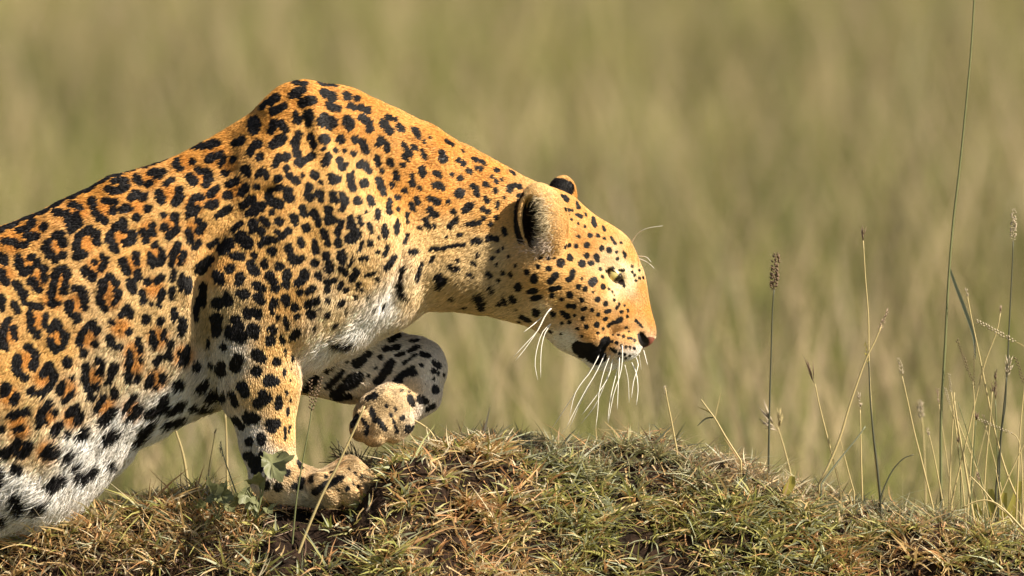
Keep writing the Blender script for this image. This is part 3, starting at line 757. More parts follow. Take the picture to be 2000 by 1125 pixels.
def paint(P, fuzz=1.0):
    lie, ln, lift, base = guide(P)
    best, field = coat_colour(P, base, fuzz)
    # tawny rosette centres on the flank
    mid = np.zeros(len(P))
    for cx, cy, cd, cr in ROS:
        q4 = ((P[:, 0] - cx) ** 2 + (P[:, 1] - cy) ** 2 + 0.3 * (np.abs(P[:, 2]) - abs(cd)) ** 2) / (cr * cr)
        mid = np.maximum(mid, np.exp(-q4 * q4))
    tawny = np.array([0.58, 0.235, 0.042])
    C = base * (1 - 0.9 * mid[:, None]) + tawny * 0.9 * mid[:, None]
    C = C * (1 + 0.10 * vnoise(P, 26.0, 31) + 0.06 * vnoise(P, 70.0, 32))[:, None]
    paw_ = ((P[:, 0] > 590) & (P[:, 1] > 890) & (P[:, 0] < 760)) | ((P[:, 0] > 670) & (P[:, 0] < 800) & (P[:, 1] > 760) & (P[:, 2] < 70))
    mott = smooth01(0.35 + 1.1 * vnoise(P, 13.0, 61) + 0.5 * vnoise(P, 5.0, 62))
    C = np.where(paw_[:, None], C * (0.66 + 0.44 * mott)[:, None], C)      # darker mottled hair on the paws
    black = best < 1.0 + 0.10 * vnoise(P, 7.0, 33)
    # dark back of both ears with a pale rim, dark ear lining with shade painted in
    qe = ((P[:, 0] - 1058) / 54) ** 2 + ((P[:, 1] - 430) / 80) ** 2
    wob = vnoise(P, 9.0, 35)
    e1 = (qe < 1.05) & (P[:, 0] < 1030 + 3 * wob) & (P[:, 1] > 385) & (P[:, 1] < 478) & (P[:, 2] < -48) & (P[:, 2] > -96)
    q2 = ((P[:, 0] - 1093) / 29) ** 2 + ((P[:, 1] - 369) / 21) ** 2
    e2 = (q2 < 1 + 0.2 * wob) & (P[:, 2] > 15)
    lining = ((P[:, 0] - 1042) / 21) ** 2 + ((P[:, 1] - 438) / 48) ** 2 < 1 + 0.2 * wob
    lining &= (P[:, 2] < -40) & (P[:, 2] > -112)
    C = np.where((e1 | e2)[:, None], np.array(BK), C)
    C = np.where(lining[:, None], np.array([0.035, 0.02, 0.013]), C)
    C = np.where((black & ~lining)[:, None], np.array(BK) * 1.0, C)
    black = black | e1 | e2
    lid_u = (P[:, 0] - 1202) * 0.72 + (P[:, 1] - 540) * 0.69; lid_v = -(P[:, 0] - 1202) * 0.69 + (P[:, 1] - 540) * 0.72
    lid = ((lid_u - 2) / 22) ** 2 + (lid_v / 7.5) ** 2 < 1
    C = np.where(lid[:, None], np.array([0.02, 0.013, 0.01]), C)
    # nose pad
    nose = ((P[:, 0] - 1270) / 16) ** 2 + ((P[:, 1] - 671) / 13) ** 2 < 1
    C = np.where(nose[:, None], np.array(NS), C)
    hole = ((P[:, 0] - 1257) * 0.9 - (P[:, 1] - 667) * 0.35) ** 2 / 90 + ((P[:, 1] - 667) * 0.9) ** 2 / 300 < 1
    hole &= np.abs(P[:, 2]) > 8
    C = np.where(hole[:, None], np.array([0.006, 0.004, 0.004]), C)
    return lie, ln, lift, C, black, nose | hole, lining

BW = W(BV[:, 0], BV[:, 1], BV[:, 2])
lie_, ln_, lift_, BC, _, _, _ = paint(BV, 0.3)
skin, nt, N, L, b = new_mat('leopard_skin')
a = N.new('ShaderNodeAttribute'); a.attribute_name = 'tint'
nz = N.new('ShaderNodeTexNoise'); nz.inputs['Scale'].default_value = 700
hs = N.new('ShaderNodeHueSaturation'); mp = N.new('ShaderNodeMapRange')
mp.inputs['To Min'].default_value = 0.6; mp.inputs['To Max'].default_value = 1.25
L.new(nz.outputs['Fac'], mp.inputs['Value']); L.new(mp.outputs[0], hs.inputs['Value'])
L.new(a.outputs['Color'], hs.inputs['Color']); L.new(hs.outputs['Color'], b.inputs['Base Color'])
b.inputs['Roughness'].default_value = 0.55; b.inputs['Specular IOR Level'].default_value = 0.3
leopard = empty('leopard', tuple(W(540, 985, -80)))
LOC = np.array(leopard.location)
tag(leopard, 'spotted leopard stalking right over the grassy mound with one forepaw lifted', 'leopard')
WIND = BF if not FLIP else BF[:, ::-1].copy()
body = add_mesh('body', BW - LOC, WIND, skin, leopard, BC)

fur_mat, nt, N, L, b = new_mat('leopard_fur')
a = N.new('ShaderNodeAttribute'); a.attribute_name = 'tint'
L.new(a.outputs['Color'], b.inputs['Base Color'])
b.inputs['Roughness'].default_value = 0.45; b.inputs['Specular IOR Level'].default_value = 0.22
tr = N.new('ShaderNodeBsdfTranslucent'); L.new(a.outputs['Color'], tr.inputs['Color'])
mx = N.new('ShaderNodeMixShader'); mx.inputs[0].default_value = 0.12
L.new(b.outputs[0], mx.inputs[1]); L.new(tr.outputs[0], mx.inputs[2]); L.new(mx.outputs[0], N['Material Output'].inputs['Surface'])

def hair_object(name, roots_w, P, C, rad, parent, label=None):
    """P (n,k,3) world points, rad (n,k)"""
    n, k = P.shape[:2]
    hc = bpy.data.hair_curves.new(name)
    hc.add_curves([k] * n)
    hc.attributes['position'].data.foreach_set('vector', (P - LOC).astype(np.float32).ravel())
    ra = hc.attributes.get('radius') or hc.attributes.new('radius', 'FLOAT', 'POINT')
    ra.data.foreach_set('value', rad.astype(np.float32).ravel())
    ca = hc.attributes.new('tint', 'FLOAT_COLOR', 'CURVE')
    c4 = np.ones((n, 4), np.float32); c4[:, :3] = np.clip(C, 0.003, 0.95)
    ca.data.foreach_set('color', c4.ravel())
    hc.materials.append(fur_mat)
    o = bpy.data.objects.new(name, hc); col.objects.link(o); o.parent = parent
    if label: o['label'] = label
    return o

NHAIR = 480000
tri_a = FA.copy()
fc = BV[BF].mean(1)
vis = -FN[:, 2]                                       # towards the camera
wgt = np.where(vis > -0.25, 1.0, 0.18) * np.where(fc[:, 0] < -40, 0.25, 1.0) * np.where((fc[:, 0] > 1000), 2.0, 1.0)
wgt = wgt * np.where((fc[:, 0] < 420) & (fc[:, 1] > 760), 0.9, 1.0)
pr = tri_a * wgt; pr /= pr.sum()
fi = rng.choice(len(BF), NHAIR, p=pr)
u, v = rng.uniform(0, 1, (2, NHAIR))
q = BV[BF[fi]]
RP = (q[:, 0] * ((1 - u) * (1 - v))[:, None] + q[:, 1] * (u * (1 - v))[:, None] + q[:, 2] * (u * v)[:, None] + q[:, 3] * ((1 - u) * v)[:, None])
qn = VN[BF[fi]]
RN = (qn[:, 0] * ((1 - u) * (1 - v))[:, None] + qn[:, 1] * (u * (1 - v))[:, None] + qn[:, 2] * (u * v)[:, None] + qn[:, 3] * ((1 - u) * v)[:, None])
RN /= np.linalg.norm(RN, axis=1)[:, None]
lie, ln, lift, _b = guide(RP)
D3 = np.stack([lie[:, 0], lie[:, 1], 0 * lie[:, 0]], 1)
D3 = D3 + np.stack([vnoise(RP, 22.0, 41), vnoise(RP, 22.0, 42), vnoise(RP, 22.0, 43)], 1) * 0.14
D3 = D3 + np.stack([vnoise(RP, 7.0, 44), vnoise(RP, 7.0, 45), vnoise(RP, 7.0, 46)], 1) * (0.05 + 0.009 * ln)[:, None]
D3 = D3 + rng.normal(0, 1, D3.shape) * (0.08 + 0.0055 * np.maximum(ln - 10, 0))[:, None]
D3 -= (D3 * RN).sum(1)[:, None] * RN
D3 /= np.linalg.norm(D3, axis=1)[:, None] + 1e-6
ln = ln * rng.uniform(0.6, 1.1, NHAIR) * np.where(ln < 16, 0.8, 1.0)
lift = lift * rng.uniform(0.5, 1.9, NHAIR)
mid = RP + D3 * (0.55 * ln)[:, None]
_, _, _, HC, blk, bare, lining = paint(mid)
eu = (RP[:, 0] - 1202) * 0.72 + (RP[:, 1] - 540) * 0.69; ev = -(RP[:, 0] - 1202) * 0.69 + (RP[:, 1] - 540) * 0.72
bare |= (eu / 22) ** 2 + (ev / 11) ** 2 < 1
keep = ~bare
RP, RN, D3, ln, lift, HC, blk = [z[keep] for z in (RP, RN, D3, ln, lift, HC, blk)]
n = len(RP)
HC = HC * np.clip(rng.normal(1.0, 0.22, n), 0.45, 1.7)[:, None]
HC = np.where((blk & (rng.uniform(0, 1, n) < 0.03))[:, None], HC * 6, HC)
K = 5
PP = np.empty((n, K, 3)); RR = np.empty((n, K))
for s in range(K):
    t = s / (K - 1)
    PP[:, s] = RP + D3 * (ln * t)[:, None] + RN * (ln * lift * (1.5 * t - 0.95 * t * t) - 0.8 * (t == 0))[:, None]
    RR[:, s] = (0.66 * (1 - t) ** 0.8 + 0.1) / PX
RR *= np.where(RP[:, 0] > 1000, 0.75, 1.0)[:, None]
fur = hair_object('fur', None, W(PP[..., 0], PP[..., 1], PP[..., 2]), HC, RR, leopard)
print('fur', n, round(time.time() - T0, 1))

# long pale hair in the near ear
m = 2300
tx = rng.uniform(0, 1, m)
ax = np.where(tx < 0.55, rng.normal(1074, 11, m), rng.normal(1070, 18, m)); ay = np.where(tx < 0.55, rng.normal(418, 27, m), rng.normal(482, 9, m))
ay = np.clip(ay, 378 + rng.uniform(0, 12, m), 505)
ad = front_depth(ax, ay)
dr = np.where((tx < 0.55)[:, None], np.stack([rng.normal(-.7, .35, m), rng.normal(.2, .4, m), rng.normal(-.35, .2, m)], 1), np.stack([rng.normal(-.6, .25, m), rng.normal(-.1, .25, m), rng.normal(-.3, .15, m)], 1))
dr /= np.linalg.norm(dr, axis=1)[:, None]
cu = rng.normal(0, .2, (m, 3)); le = rng.uniform(9, 24, m)
PP = np.empty((m, K, 3)); RR = np.empty((m, K))
for s in range(K):
    t = s / (K - 1)
    PP[:, s] = np.stack([ax, ay, ad + 2], 1) + dr * (le * t)[:, None] + cu * (le * t * t)[:, None]
    RR[:, s] = (0.42 * (1 - t) + 0.1) / PX
ext = rng.uniform(0, 1, m) < 0.28
cc = np.where((tx < 0.55)[:, None], np.array([0.66, 0.54, 0.34]), np.array([0.72, 0.58, 0.46])) * rng.uniform(0.6, 1.25, m)[:, None]
cc = np.where((ax > 1088)[:, None], np.array([0.6, 0.38, 0.15]) * rng.uniform(0.7, 1.2, m)[:, None], cc)
hair_object('ear_tuft', None, W(PP[..., 0], PP[..., 1], PP[..., 2]), cc, RR, leopard)

# eyes
def uv_sphere(c, r, nu=24, nv=16):
    V = []; F = []
    for j in range(nv + 1):
        th = math.pi * j / nv
        for i in range(nu):
            ph = 2 * math.pi * i / nu
            V.append((c[0] + r * math.sin(th) * math.cos(ph), c[1] + r * math.sin(th) * math.sin(ph), c[2] + r * math.cos(th)))
    for j in range(nv):
        for i in range(nu):
            F.append((j * nu + i, j * nu + (i + 1) % nu, (j + 1) * nu + (i + 1) % nu, (j + 1) * nu + i))
    return np.array(V), np.array(F)
eye_mat, nt, N, L, b = new_mat('eye'); at = N.new('ShaderNodeAttribute'); at.attribute_name = 'tint'
L.new(at.outputs['Color'], b.inputs['Base Color']); b.inputs['Roughness'].default_value = 0.06; b.inputs['Coat Weight'].default_value = 0.6
for s in (-1, 1):
    c = np.array([1200, 538, s * 44.0])
    V, F = uv_sphere(c, 17)
    ax_ = np.array([0.80, 0.06, s * 0.60]); ax_ /= np.linalg.norm(ax_)
    ca = ((V - c) / 17) @ ax_
    eu_ = (V[:, 0] - 1202) * 0.72 + (V[:, 1] - 540) * 0.69
    ec = np.where((ca > 0.94)[:, None], np.array([0.004, 0.004, 0.004]), np.where((ca > 0.1)[:, None], np.array([0.52, 0.43, 0.15]), np.array([0.10, 0.07, 0.04])))
    ec = np.where((eu_ > 2)[:, None], np.array([0.012, 0.009, 0.008]), ec)  # dark inner corner, its shade put into the eye's colour
    e = add_mesh('eye', W(V[:, 0], V[:, 1], V[:, 2]) - LOC, F, eye_mat, leopard, ec)

# whiskers, brow hairs
whisk_mat, nt, N, L, b = new_mat('whisker'); b.inputs['Base Color'].default_value = (0.86, 0.82, 0.74, 1); b.inputs['Roughness'].default_value = 0.3
def tube(C_, rad, ns=6):
    C_ = np.asarray(C_, float); n = len(C_)
    V = []; F = []
    up = np.array([0.0, 0.0, 1.0])
    for i in range(n):
        t = C_[min(i + 1, n - 1)] - C_[max(i - 1, 0)]; t /= np.linalg.norm(t) + 1e-12
        a = np.cross(t, np.array([0.3, 1.0, 0.2])); a /= np.linalg.norm(a) + 1e-12; bb = np.cross(t, a)
        for k in range(ns):
            an = 2 * math.pi * k / ns
            V.append(C_[i] + rad[i] * (math.cos(an) * a + math.sin(an) * bb))
    for i in range(n - 1):
        for k in range(ns):
            F.append((i * ns + k, i * ns + (k + 1) % ns, (i + 1) * ns + (k + 1) % ns, (i + 1) * ns + k))
    F2 = [tuple(f) for f in F] + [tuple(range(ns - 1, -1, -1)), tuple((n - 1) * ns + k for k in range(ns))]
    return np.array(V), F2
def spline(P_, m):
    P_ = np.asarray(P_, float)
    t = np.concatenate([[0], np.cumsum(np.linalg.norm(np.diff(P_, axis=0), axis=1))]); t /= t[-1]
    s = np.linspace(0, 1, m)
    # Catmull-Rom through the points
    Q = np.vstack([2 * P_[0] - P_[1], P_, 2 * P_[-1] - P_[-2]])
    out = []
    for x in s:
        i = min(np.searchsorted(t, x, side='right') - 1, len(P_) - 2); u = (x - t[i]) / (t[i + 1] - t[i] + 1e-12)
        p0, p1, p2, p3 = Q[i], Q[i + 1], Q[i + 2], Q[i + 3]
        out.append(0.5 * (2 * p1 + (p2 - p0) * u + (2 * p0 - 5 * p1 + 4 * p2 - p3) * u * u + (3 * p1 - p0 - 3 * p2 + p3) * u ** 3))
    return np.array(out)
WHISK = [(1000, 600, .2, "395 5 340 60 270 200 180 300 50 440;390 0 330 70 260 210 150 370 65 475;300 90 220 160 130 230;395 145 310 230 260 370 240 520 265 660;390 150 330 240 300 350 290 480 290 640;910 350 830 470 760 620 640 800 430 1120;860 450 770 620 690 720 630 830 590 1010;910 450 830 620 740 770 650 940 560 1120;905 460 820 640 740 790 670 930 590 1120;965 450 900 620 860 800 850 950 830 1120;985 490 950 650 880 770 780 910 710 1000;1020 390 1010 500 1020 560;1070 330 1080 450 1060 620 1000 800 950 1060;1050 470 1040 700 1030 950;1100 560 1130 700 1140 900;1170 540 1210 640 1225 780 1210 920;1210 490 1230 560 1190 700 1170 850;1240 470 1260 600;1285 420 1320 550;1040 560 970 850 945 1060;960 600 840 900 700 1090"),
         (950, 300, .2, "1410 880 1480 780 1570 730 1720 705;1480 1000 1560 1010 1610 1060;1480 1020 1570 1060 1640 1120")]
for x0, y0, sc, txt in WHISK:
    for k, st in enumerate(txt.split(';')):
        P_ = np.array([float(t) for t in st.split()]).reshape(-1, 2) * sc + (x0, y0)
        if x0 == 1000: P_ = P_[0] + (P_ - P_[0]) * 1.1
        d0 = front_depth(P_[:1, 0], P_[:1, 1])[0]
        far_side = (k % 3 == 2) and x0 == 1000 and P_[0, 0] > 1180
        if far_side: d0 = abs(d0) * 0.7
        s = np.linspace(0, 1, len(P_))
        dep = d0 + (30 if far_side else -30) * s ** 0.8
        Q = spline(np.column_stack([P_, dep]), 10)
        thick = 0.68 if x0 == 1000 else 0.45
        r = thick * (1 - np.linspace(0, 1, 10)) ** 0.5 + 0.28
        V, F = tube(W(Q[:, 0], Q[:, 1], Q[:, 2]) - LOC, r / PX)
        add_mesh('whisker', V, F, whisk_mat, leopard)
# ------------------------------------------------------------------ short grass and litter on the mound
def mound_n(x, y):
    e = 0.006
    dx = (mound_h(x + e, y) - mound_h(x - e, y)) / (2 * e); dy = (mound_h(x, y + e) - mound_h(x, y - e)) / (2 * e)
    n = np.stack([-dx, -dy, np.ones_like(dx)], 1)
    return n / np.linalg.norm(n, axis=1)[:, None]

def mound_d(px, py):
    """depth at which the view ray through px, py meets the mound"""
    d = np.arange(-700, 420, 4.0)
    w = W(np.full(len(d), float(px)), np.full(len(d), float(py)), d)
    below = w[:, 2] < mound_h(w[:, 0], w[:, 1])
    return d[below.argmax()] if below.any() else 120.0

def mound_grass():
    Vs, Fs, Cs = [], [], []; off = 0
    def push(V, F, C):
        nonlocal off
        Vs.append(V); Fs.append(F + off); Cs.append(C); off += len(V)
    # tufts
    nt_ = 7600
    tx = rng.uniform(-1.25, 1.15, nt_); ty = rng.uniform(-0.62, 0.34, nt_)
    p2 = np.stack([tx, ty, 0 * tx], 1)
    dens = 0.74 + 0.5 * vnoise(p2, 0.11, 51) + 0.25 * vnoise(p2, 0.05, 52)
    px = tx * PX + 1000
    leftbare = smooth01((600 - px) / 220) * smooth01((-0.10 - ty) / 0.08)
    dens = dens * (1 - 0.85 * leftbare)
    paws = (np.abs(px - 635) < 125) & (ty > -0.27) & (ty < 0.0)
    dens = np.where(paws, dens * 0.07, dens)
    k = rng.uniform(0, 1, nt_) < dens
    tx, ty, px = tx[k], ty[k], px[k]; nt_ = len(tx)
    p2 = np.stack([tx, ty, 0 * tx], 1)
    dry = smooth01(0.5 + 1.2 * vnoise(p2, 0.16, 53) + 0.25 * vnoise(p2, 0.04, 54))
    crest = smooth01((ty + 0.02) / 0.05)
    nb = 30
    ti = np.repeat(np.arange(nt_), nb); n = len(ti)
    a = rng.uniform(0, 2 * np.pi, n); rr = np.abs(rng.normal(0, 0.010, n))
    x = tx[ti] + np.cos(a) * rr; y = ty[ti] + np.sin(a) * rr
    N_ = mound_n(tx, ty)[ti]
    P = np.stack([x, y, mound_h(x, y) - 0.004], 1)
    spread = rng.uniform(0.2, 1.6, n)
    a2 = a + rng.normal(0, 0.7, n)
    Dir = N_ * 0.55 + np.array([0, 0, 0.5]) + np.stack([np.cos(a2), np.sin(a2), 0 * a2], 1) * spread[:, None]
    Dir /= np.linalg.norm(Dir, axis=1)[:, None]
    size = np.clip(np.exp(rng.normal(0, 0.35, nt_)), 0.45, 2.1)[ti]
    L_ = rng.uniform(0.012, 0.037, n) * size * (1 - 0.2 * crest[ti])
    bend = np.stack([np.cos(a2), np.sin(a2), -rng.uniform(0.2, 1.3, n)], 1) * (L_ * rng.uniform(0.1, 0.65, n))[:, None]
    bend += rng.normal(0, 0.22, (n, 3)) * L_[:, None]
    Wd = rng.uniform(0.0028, 0.0064, n) * np.where(crest[ti] > 0.5, 0.75, 1)
    w = rng.uniform(0, 1, n)
    isdry = w < 0.13 + 0.58 * dry[ti]
    g1 = np.array([0.25, 0.27, 0.07]); g2 = np.array([0.42, 0.39, 0.13]); gg = np.array([0.36, 0.38, 0.24])
    s1 = np.array([0.58, 0.41, 0.19]); s2 = np.array([0.46, 0.25, 0.11]); s3 = np.array([0.74, 0.63, 0.42])
    m1 = rng.uniform(0, 1, n)[:, None]; pick = rng.uniform(0, 1, n)[:, None]
    green = np.where(pick < 0.4, g1 + (g2 - g1) * m1, np.where(pick < 0.75, gg * (0.7 + 0.5 * m1), g2))
    rust = smooth01(-0.1 + 1.6 * vnoise(p2, 0.12, 57))[ti][:, None]
    straw = np.where(pick < 0.5 - 0.35 * rust, s1 * (0.7 + 0.5 * m1), np.where(pick < 0.74 + 0.15 * rust, s2 * (0.7 + 0.6 * m1), s3 * (0.75 + 0.4 * m1)))
    C = np.where(isdry[:, None], straw, green)
    greyc = np.array([0.30, 0.28, 0.22])
    C = C + (greyc * (0.6 + 0.7 * m1) - C) * (0.45 * crest[ti])[:, None]
    push(*blades(P, Dir, L_, Wd, C, bend, 3))
    # litter: short curled straw lying every way
    n = 58000
    x = rng.uniform(-1.25, 1.15, n); y = rng.uniform(-0.62, 0.30, n)
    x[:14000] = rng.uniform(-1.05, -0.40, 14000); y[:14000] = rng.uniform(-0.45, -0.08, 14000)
    N_ = mound_n(x, y)
    pxl = x * PX + 1000
    keep = rng.uniform(0, 1, n) < 0.55 + 0.6 * vnoise(np.stack([x, y, 0 * x], 1), 0.08, 55)
    keep &= ~((np.abs(pxl - 630) < 120) & (y > -0.24) & (y < 0.0) & (rng.uniform(0, 1, n) < 0.6))
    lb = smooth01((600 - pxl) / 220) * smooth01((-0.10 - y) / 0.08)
    lb = lb[keep]
    x, y, N_ = x[keep], y[keep], N_[keep]; n = len(x)
    P = np.stack([x, y, mound_h(x, y)], 1) + N_ * rng.uniform(0.0, 0.014, n)[:, None]
    Dir = rng.normal(0, 1, (n, 3)); Dir -= (Dir * N_).sum(1)[:, None] * N_ * 0.75; Dir /= np.linalg.norm(Dir, axis=1)[:, None]
    L_ = rng.uniform(0.010, 0.042, n)
    bend = rng.normal(0, 0.45, (n, 3)) * L_[:, None]
    Wd = rng.uniform(0.0013, 0.0032, n)
    m1 = rng.uniform(0, 1, n)[:, None]; pick = rng.uniform(0, 1, n)[:, None]
    C = np.where(pick < 0.45, s1 * (0.6 + 0.6 * m1), np.where(pick < 0.72, s2 * (0.6 + 0.8 * m1), np.where(pick < 0.9, s3 * (0.6 + 0.5 * m1), np.array([0.12, 0.07, 0.045]) * (0.6 + 0.8 * m1))))
    shade_thatch = (rng.uniform(0, 1, n) < 0.93 * lb)[:, None]           # dead thatch on the bare left slope, its shade put into the colour
    C = np.where(shade_thatch, np.array([0.10, 0.058, 0.036]) * (0.35 + 1.5 * m1), C)
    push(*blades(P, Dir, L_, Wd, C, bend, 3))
    # longer single blades that stick out of the mat
    n = 1500
    x = rng.uniform(-1.2, 1.1, n); y = rng.uniform(-0.5, 0.22, n)
    keep = ~((np.abs(x * PX + 1000 - 590) < 170) & (y > -0.22) & (y < 0.05)) & (rng.uniform(0, 1, n) < 0.35 + 0.65 * (x * PX + 1000 > 700))
    x, y = x[keep], y[keep]; n = len(x)
    P = np.stack([x, y, mound_h(x, y) - 0.004], 1)
    a = rng.uniform(0, 2 * np.pi, n)
    Dir = np.stack([np.cos(a) * 0.8, np.sin(a) * 0.8, rng.uniform(0.2, 1.1, n)], 1); Dir /= np.linalg.norm(Dir, axis=1)[:, None]
    L_ = rng.uniform(0.04, 0.095, n)
    bend = np.stack([np.cos(a), np.sin(a), -rng.uniform(0.2, 1.4, n)], 1) * (L_ * rng.uniform(0.1, 0.7, n))[:, None]
    Wd = rng.uniform(0.0020, 0.0046, n)
    m1 = rng.uniform(0, 1, n)[:, None]
    C = np.where(rng.uniform(0, 1, n)[:, None] < 0.6, gg * (0.7 + 0.6 * m1), s1 * (0.7 + 0.5 * m1))
    push(*blades(P, Dir, L_, Wd, C, bend, 5) if False else blades(P, Dir, L_, Wd, C, bend, 3))
    o = add_mesh('mound_grass', np.concatenate(Vs), np.concatenate(Fs), grass_mat, colr=np.concatenate(Cs))
    tag(o, 'short matted green and straw grass covering the mound', 'grass', kind='stuff')
    # crumbs of soil
    n = 5000
    x = rng.uniform(-1.2, 1.1, n); y = rng.uniform(-0.55, 0.25, n)
    c = np.stack([x, y, mound_h(x, y)], 1); r = rng.uniform(0.0015, 0.007, n)
    octv = np.array([[1, 0, 0], [-1, 0, 0], [0, 1, 0], [0, -1, 0], [0, 0, 1], [0, 0, -1]], float)
    octf = np.array([[0, 2, 4], [2, 1, 4], [1, 3, 4], [3, 0, 4], [2, 0, 5], [1, 2, 5], [3, 1, 5], [0, 3, 5]])
    V = c[:, None] + octv[None] * r[:, None, None] * rng.uniform(0.6, 1.3, (n, 6, 1))
    F = octf[None] + (np.arange(n) * 6)[:, None, None]
    o = add_mesh('soil_crumbs', V.reshape(-1, 3), F.reshape(-1, 3), mound.data.materials[0], smooth=False)
    tag(o, 'crumbs of brown soil between the tufts on the mound', 'soil', kind='stuff')
mound_grass()

# ------------------------------------------------------------------ single stalks
STALK = {'straw': plant_mat('straw_stalk', 0.15, 0.45, (0.50, 0.40, 0.19), 0.25), 'green': plant_mat('green_stalk', 0.15, 0.4, (0.16, 0.17, 0.075), 0.25),
         'dark': plant_mat('dark_stalk', 0.1, 0.5, (0.075, 0.075, 0.045), 0.3), 'grey': plant_mat('grey_leaf', 0.25, 0.4, (0.27, 0.29, 0.20), 0.2),
         'pale': plant_mat('pale_seed', 0.3, 0.6, (0.55, 0.46, 0.33), 0.25), 'brown': plant_mat('brown_seed', 0.15, 0.7, (0.16, 0.105, 0.065), 0.45),
         'pink': plant_mat('pink_seed', 0.3, 0.6, (0.42, 0.30, 0.22), 0.3), 'weed': plant_mat('weed_leaf', 0.3, 0.45, (0.19, 0.20, 0.095), 0.35), 'ochre': plant_mat('ochre_leaf', 0.5, 0.5, (0.46, 0.40, 0.09), 0.25)}

def diamonds(c, axis, ln, wd):
    """pointed spikelets: c (n,3) base, axis (n,3) unit, ln, wd"""
    n = len(c)
    a = np.cross(axis, np.array([0.21, 0.97, 0.1])); a /= np.linalg.norm(a, axis=1)[:, None]; b_ = np.cross(axis, a)
    V = np.empty((n, 6, 3)); m_ = c + axis * (ln * 0.4)[:, None]
    V[:, 0] = c; V[:, 1] = m_ + a * wd[:, None]; V[:, 2] = m_ + b_ * wd[:, None]; V[:, 3] = m_ - a * wd[:, None]; V[:, 4] = m_ - b_ * wd[:, None]; V[:, 5] = c + axis * ln[:, None]
    f = np.array([[0, 2, 1], [0, 3, 2], [0, 4, 3], [0, 1, 4], [5, 1, 2], [5, 2, 3], [5, 3, 4], [5, 4, 1]])
    return V.reshape(-1, 3), (f[None] + (np.arange(n) * 6)[:, None, None]).reshape(-1, 3)

def seed_head(kind, A, B, rad, mat, parent, loc):
    """A base, B tip (world); rad in metres"""
    ax = B - A; Lh = np.linalg.norm(ax); ax = ax / Lh
    s1_ = np.cross(ax, np.array([0.2, 1, 0.1])); s1_ /= np.linalg.norm(s1_); s2_ = np.cross(ax, s1_)
    if kind == 'spike':
        n = int(max(60, Lh / 0.0006)); t = np.sort(rng.uniform(0, 1, n)); an = rng.uniform(0, 6.28, n)
        prof = np.minimum(1, np.minimum(t * 6 + 0.35, (1 - t) * 4 + 0.3)) * rad
        out = np.cos(an)[:, None] * s1_ + np.sin(an)[:, None] * s2_
        c = A + ax * (t * Lh * 0.96)[:, None] + out * (prof * 0.55)[:, None]
        axs = out * 0.75 + ax * 0.65 + rng.normal(0, 0.15, (n, 3)); axs /= np.linalg.norm(axs, axis=1)[:, None]
        V, F = diamonds(c, axs, prof * rng.uniform(0.7, 1.3, n) + 0.0004, prof * 0.28 + 0.0002)
    elif kind == 'comb':
        n = int(max(16, Lh / 0.0028)); t = np.linspace(0.02, 0.98, n); sd_ = np.where(np.arange(n) % 2, 1, -1)
        out = sd_[:, None] * s1_ * 0.8 + s2_ * rng.normal(0, 0.5, n)[:, None]
        c = A + ax * (t * Lh)[:, None]; axs = out + ax * 0.8; axs /= np.linalg.norm(axs, axis=1)[:, None]
        V, F = diamonds(c, axs, np.full(n, rad * 1.7) * rng.uniform(0.7, 1.2, n), np.full(n, rad * 0.5))
    elif kind == 'plume':
        n = int(max(26, Lh / 0.0016)); t = rng.uniform(0, 1, n)
        out = rng.normal(0, 1, (n, 3)); out /= np.linalg.norm(out, axis=1)[:, None]
        c = A + ax * (t * Lh * 0.9)[:, None] + out * (rad * 0.3)
        axs = out * 0.5 + ax; axs /= np.linalg.norm(axs, axis=1)[:, None]
        V, F = diamonds(c, axs, rad * rng.uniform(1.2, 3.6, n), np.full(n, rad * 0.16 + 0.0002))
    else:   # awns
        n = 9; t = rng.uniform(0, 0.35, n)
        axs = ax + rng.normal(0, 0.16, (n, 3)); axs /= np.linalg.norm(axs, axis=1)[:, None]
        c = A + ax * (t * Lh)[:, None]
        V, F = diamonds(c, axs, Lh * rng.uniform(0.4, 0.75, n), np.full(n, rad * 0.4))
    return add_mesh('seed_head', V - loc, F, mat, parent, smooth=False)

def ribbon(P_, wd, mat, parent, loc, name='leaf'):
    P_ = np.asarray(P_); n = len(P_); V = []; F = []
    for i in range(n):
        t = P_[min(i + 1, n - 1)] - P_[max(i - 1, 0)]; s = np.cross(t, np.array([0.25, 1, 0.35])); s /= np.linalg.norm(s) + 1e-9
        nrm = np.cross(s, t); nrm /= np.linalg.norm(nrm) + 1e-9
        w = wd * math.sin(math.pi * (0.12 + 0.86 * i / (n - 1))) ** 0.6
        V += [P_[i] - s * w, P_[i] + nrm * w * 0.35, P_[i] + s * w]
    for i in range(n - 1):
        for k in (0, 1): F.append((3 * i + k, 3 * i + k + 1, 3 * i + 4 + k, 3 * i + 3 + k))
    return add_mesh(name, np.array(V) - loc, F, mat, parent)

def px_path(txt, d, lean=0.0, root=True):
    P_ = np.array([float(t) for t in txt.split()]).reshape(-1, 2)
    n = len(P_); dep = d + lean * np.linspace(1, 0, n)
    w = spline(W(P_[:, 0], P_[:, 1], dep), max(8, 4 * n))
    if root:                                   # carry the foot down into the ground
        last = w[-1].copy(); g = float(mound_h(last[:1], last[1:2])[0]) - 0.01
        if last[2] > g:
            w = np.vstack([w, [last[0] + 0.15 * (w[-1, 0] - w[-2, 0]), last[1], g]])
    return w

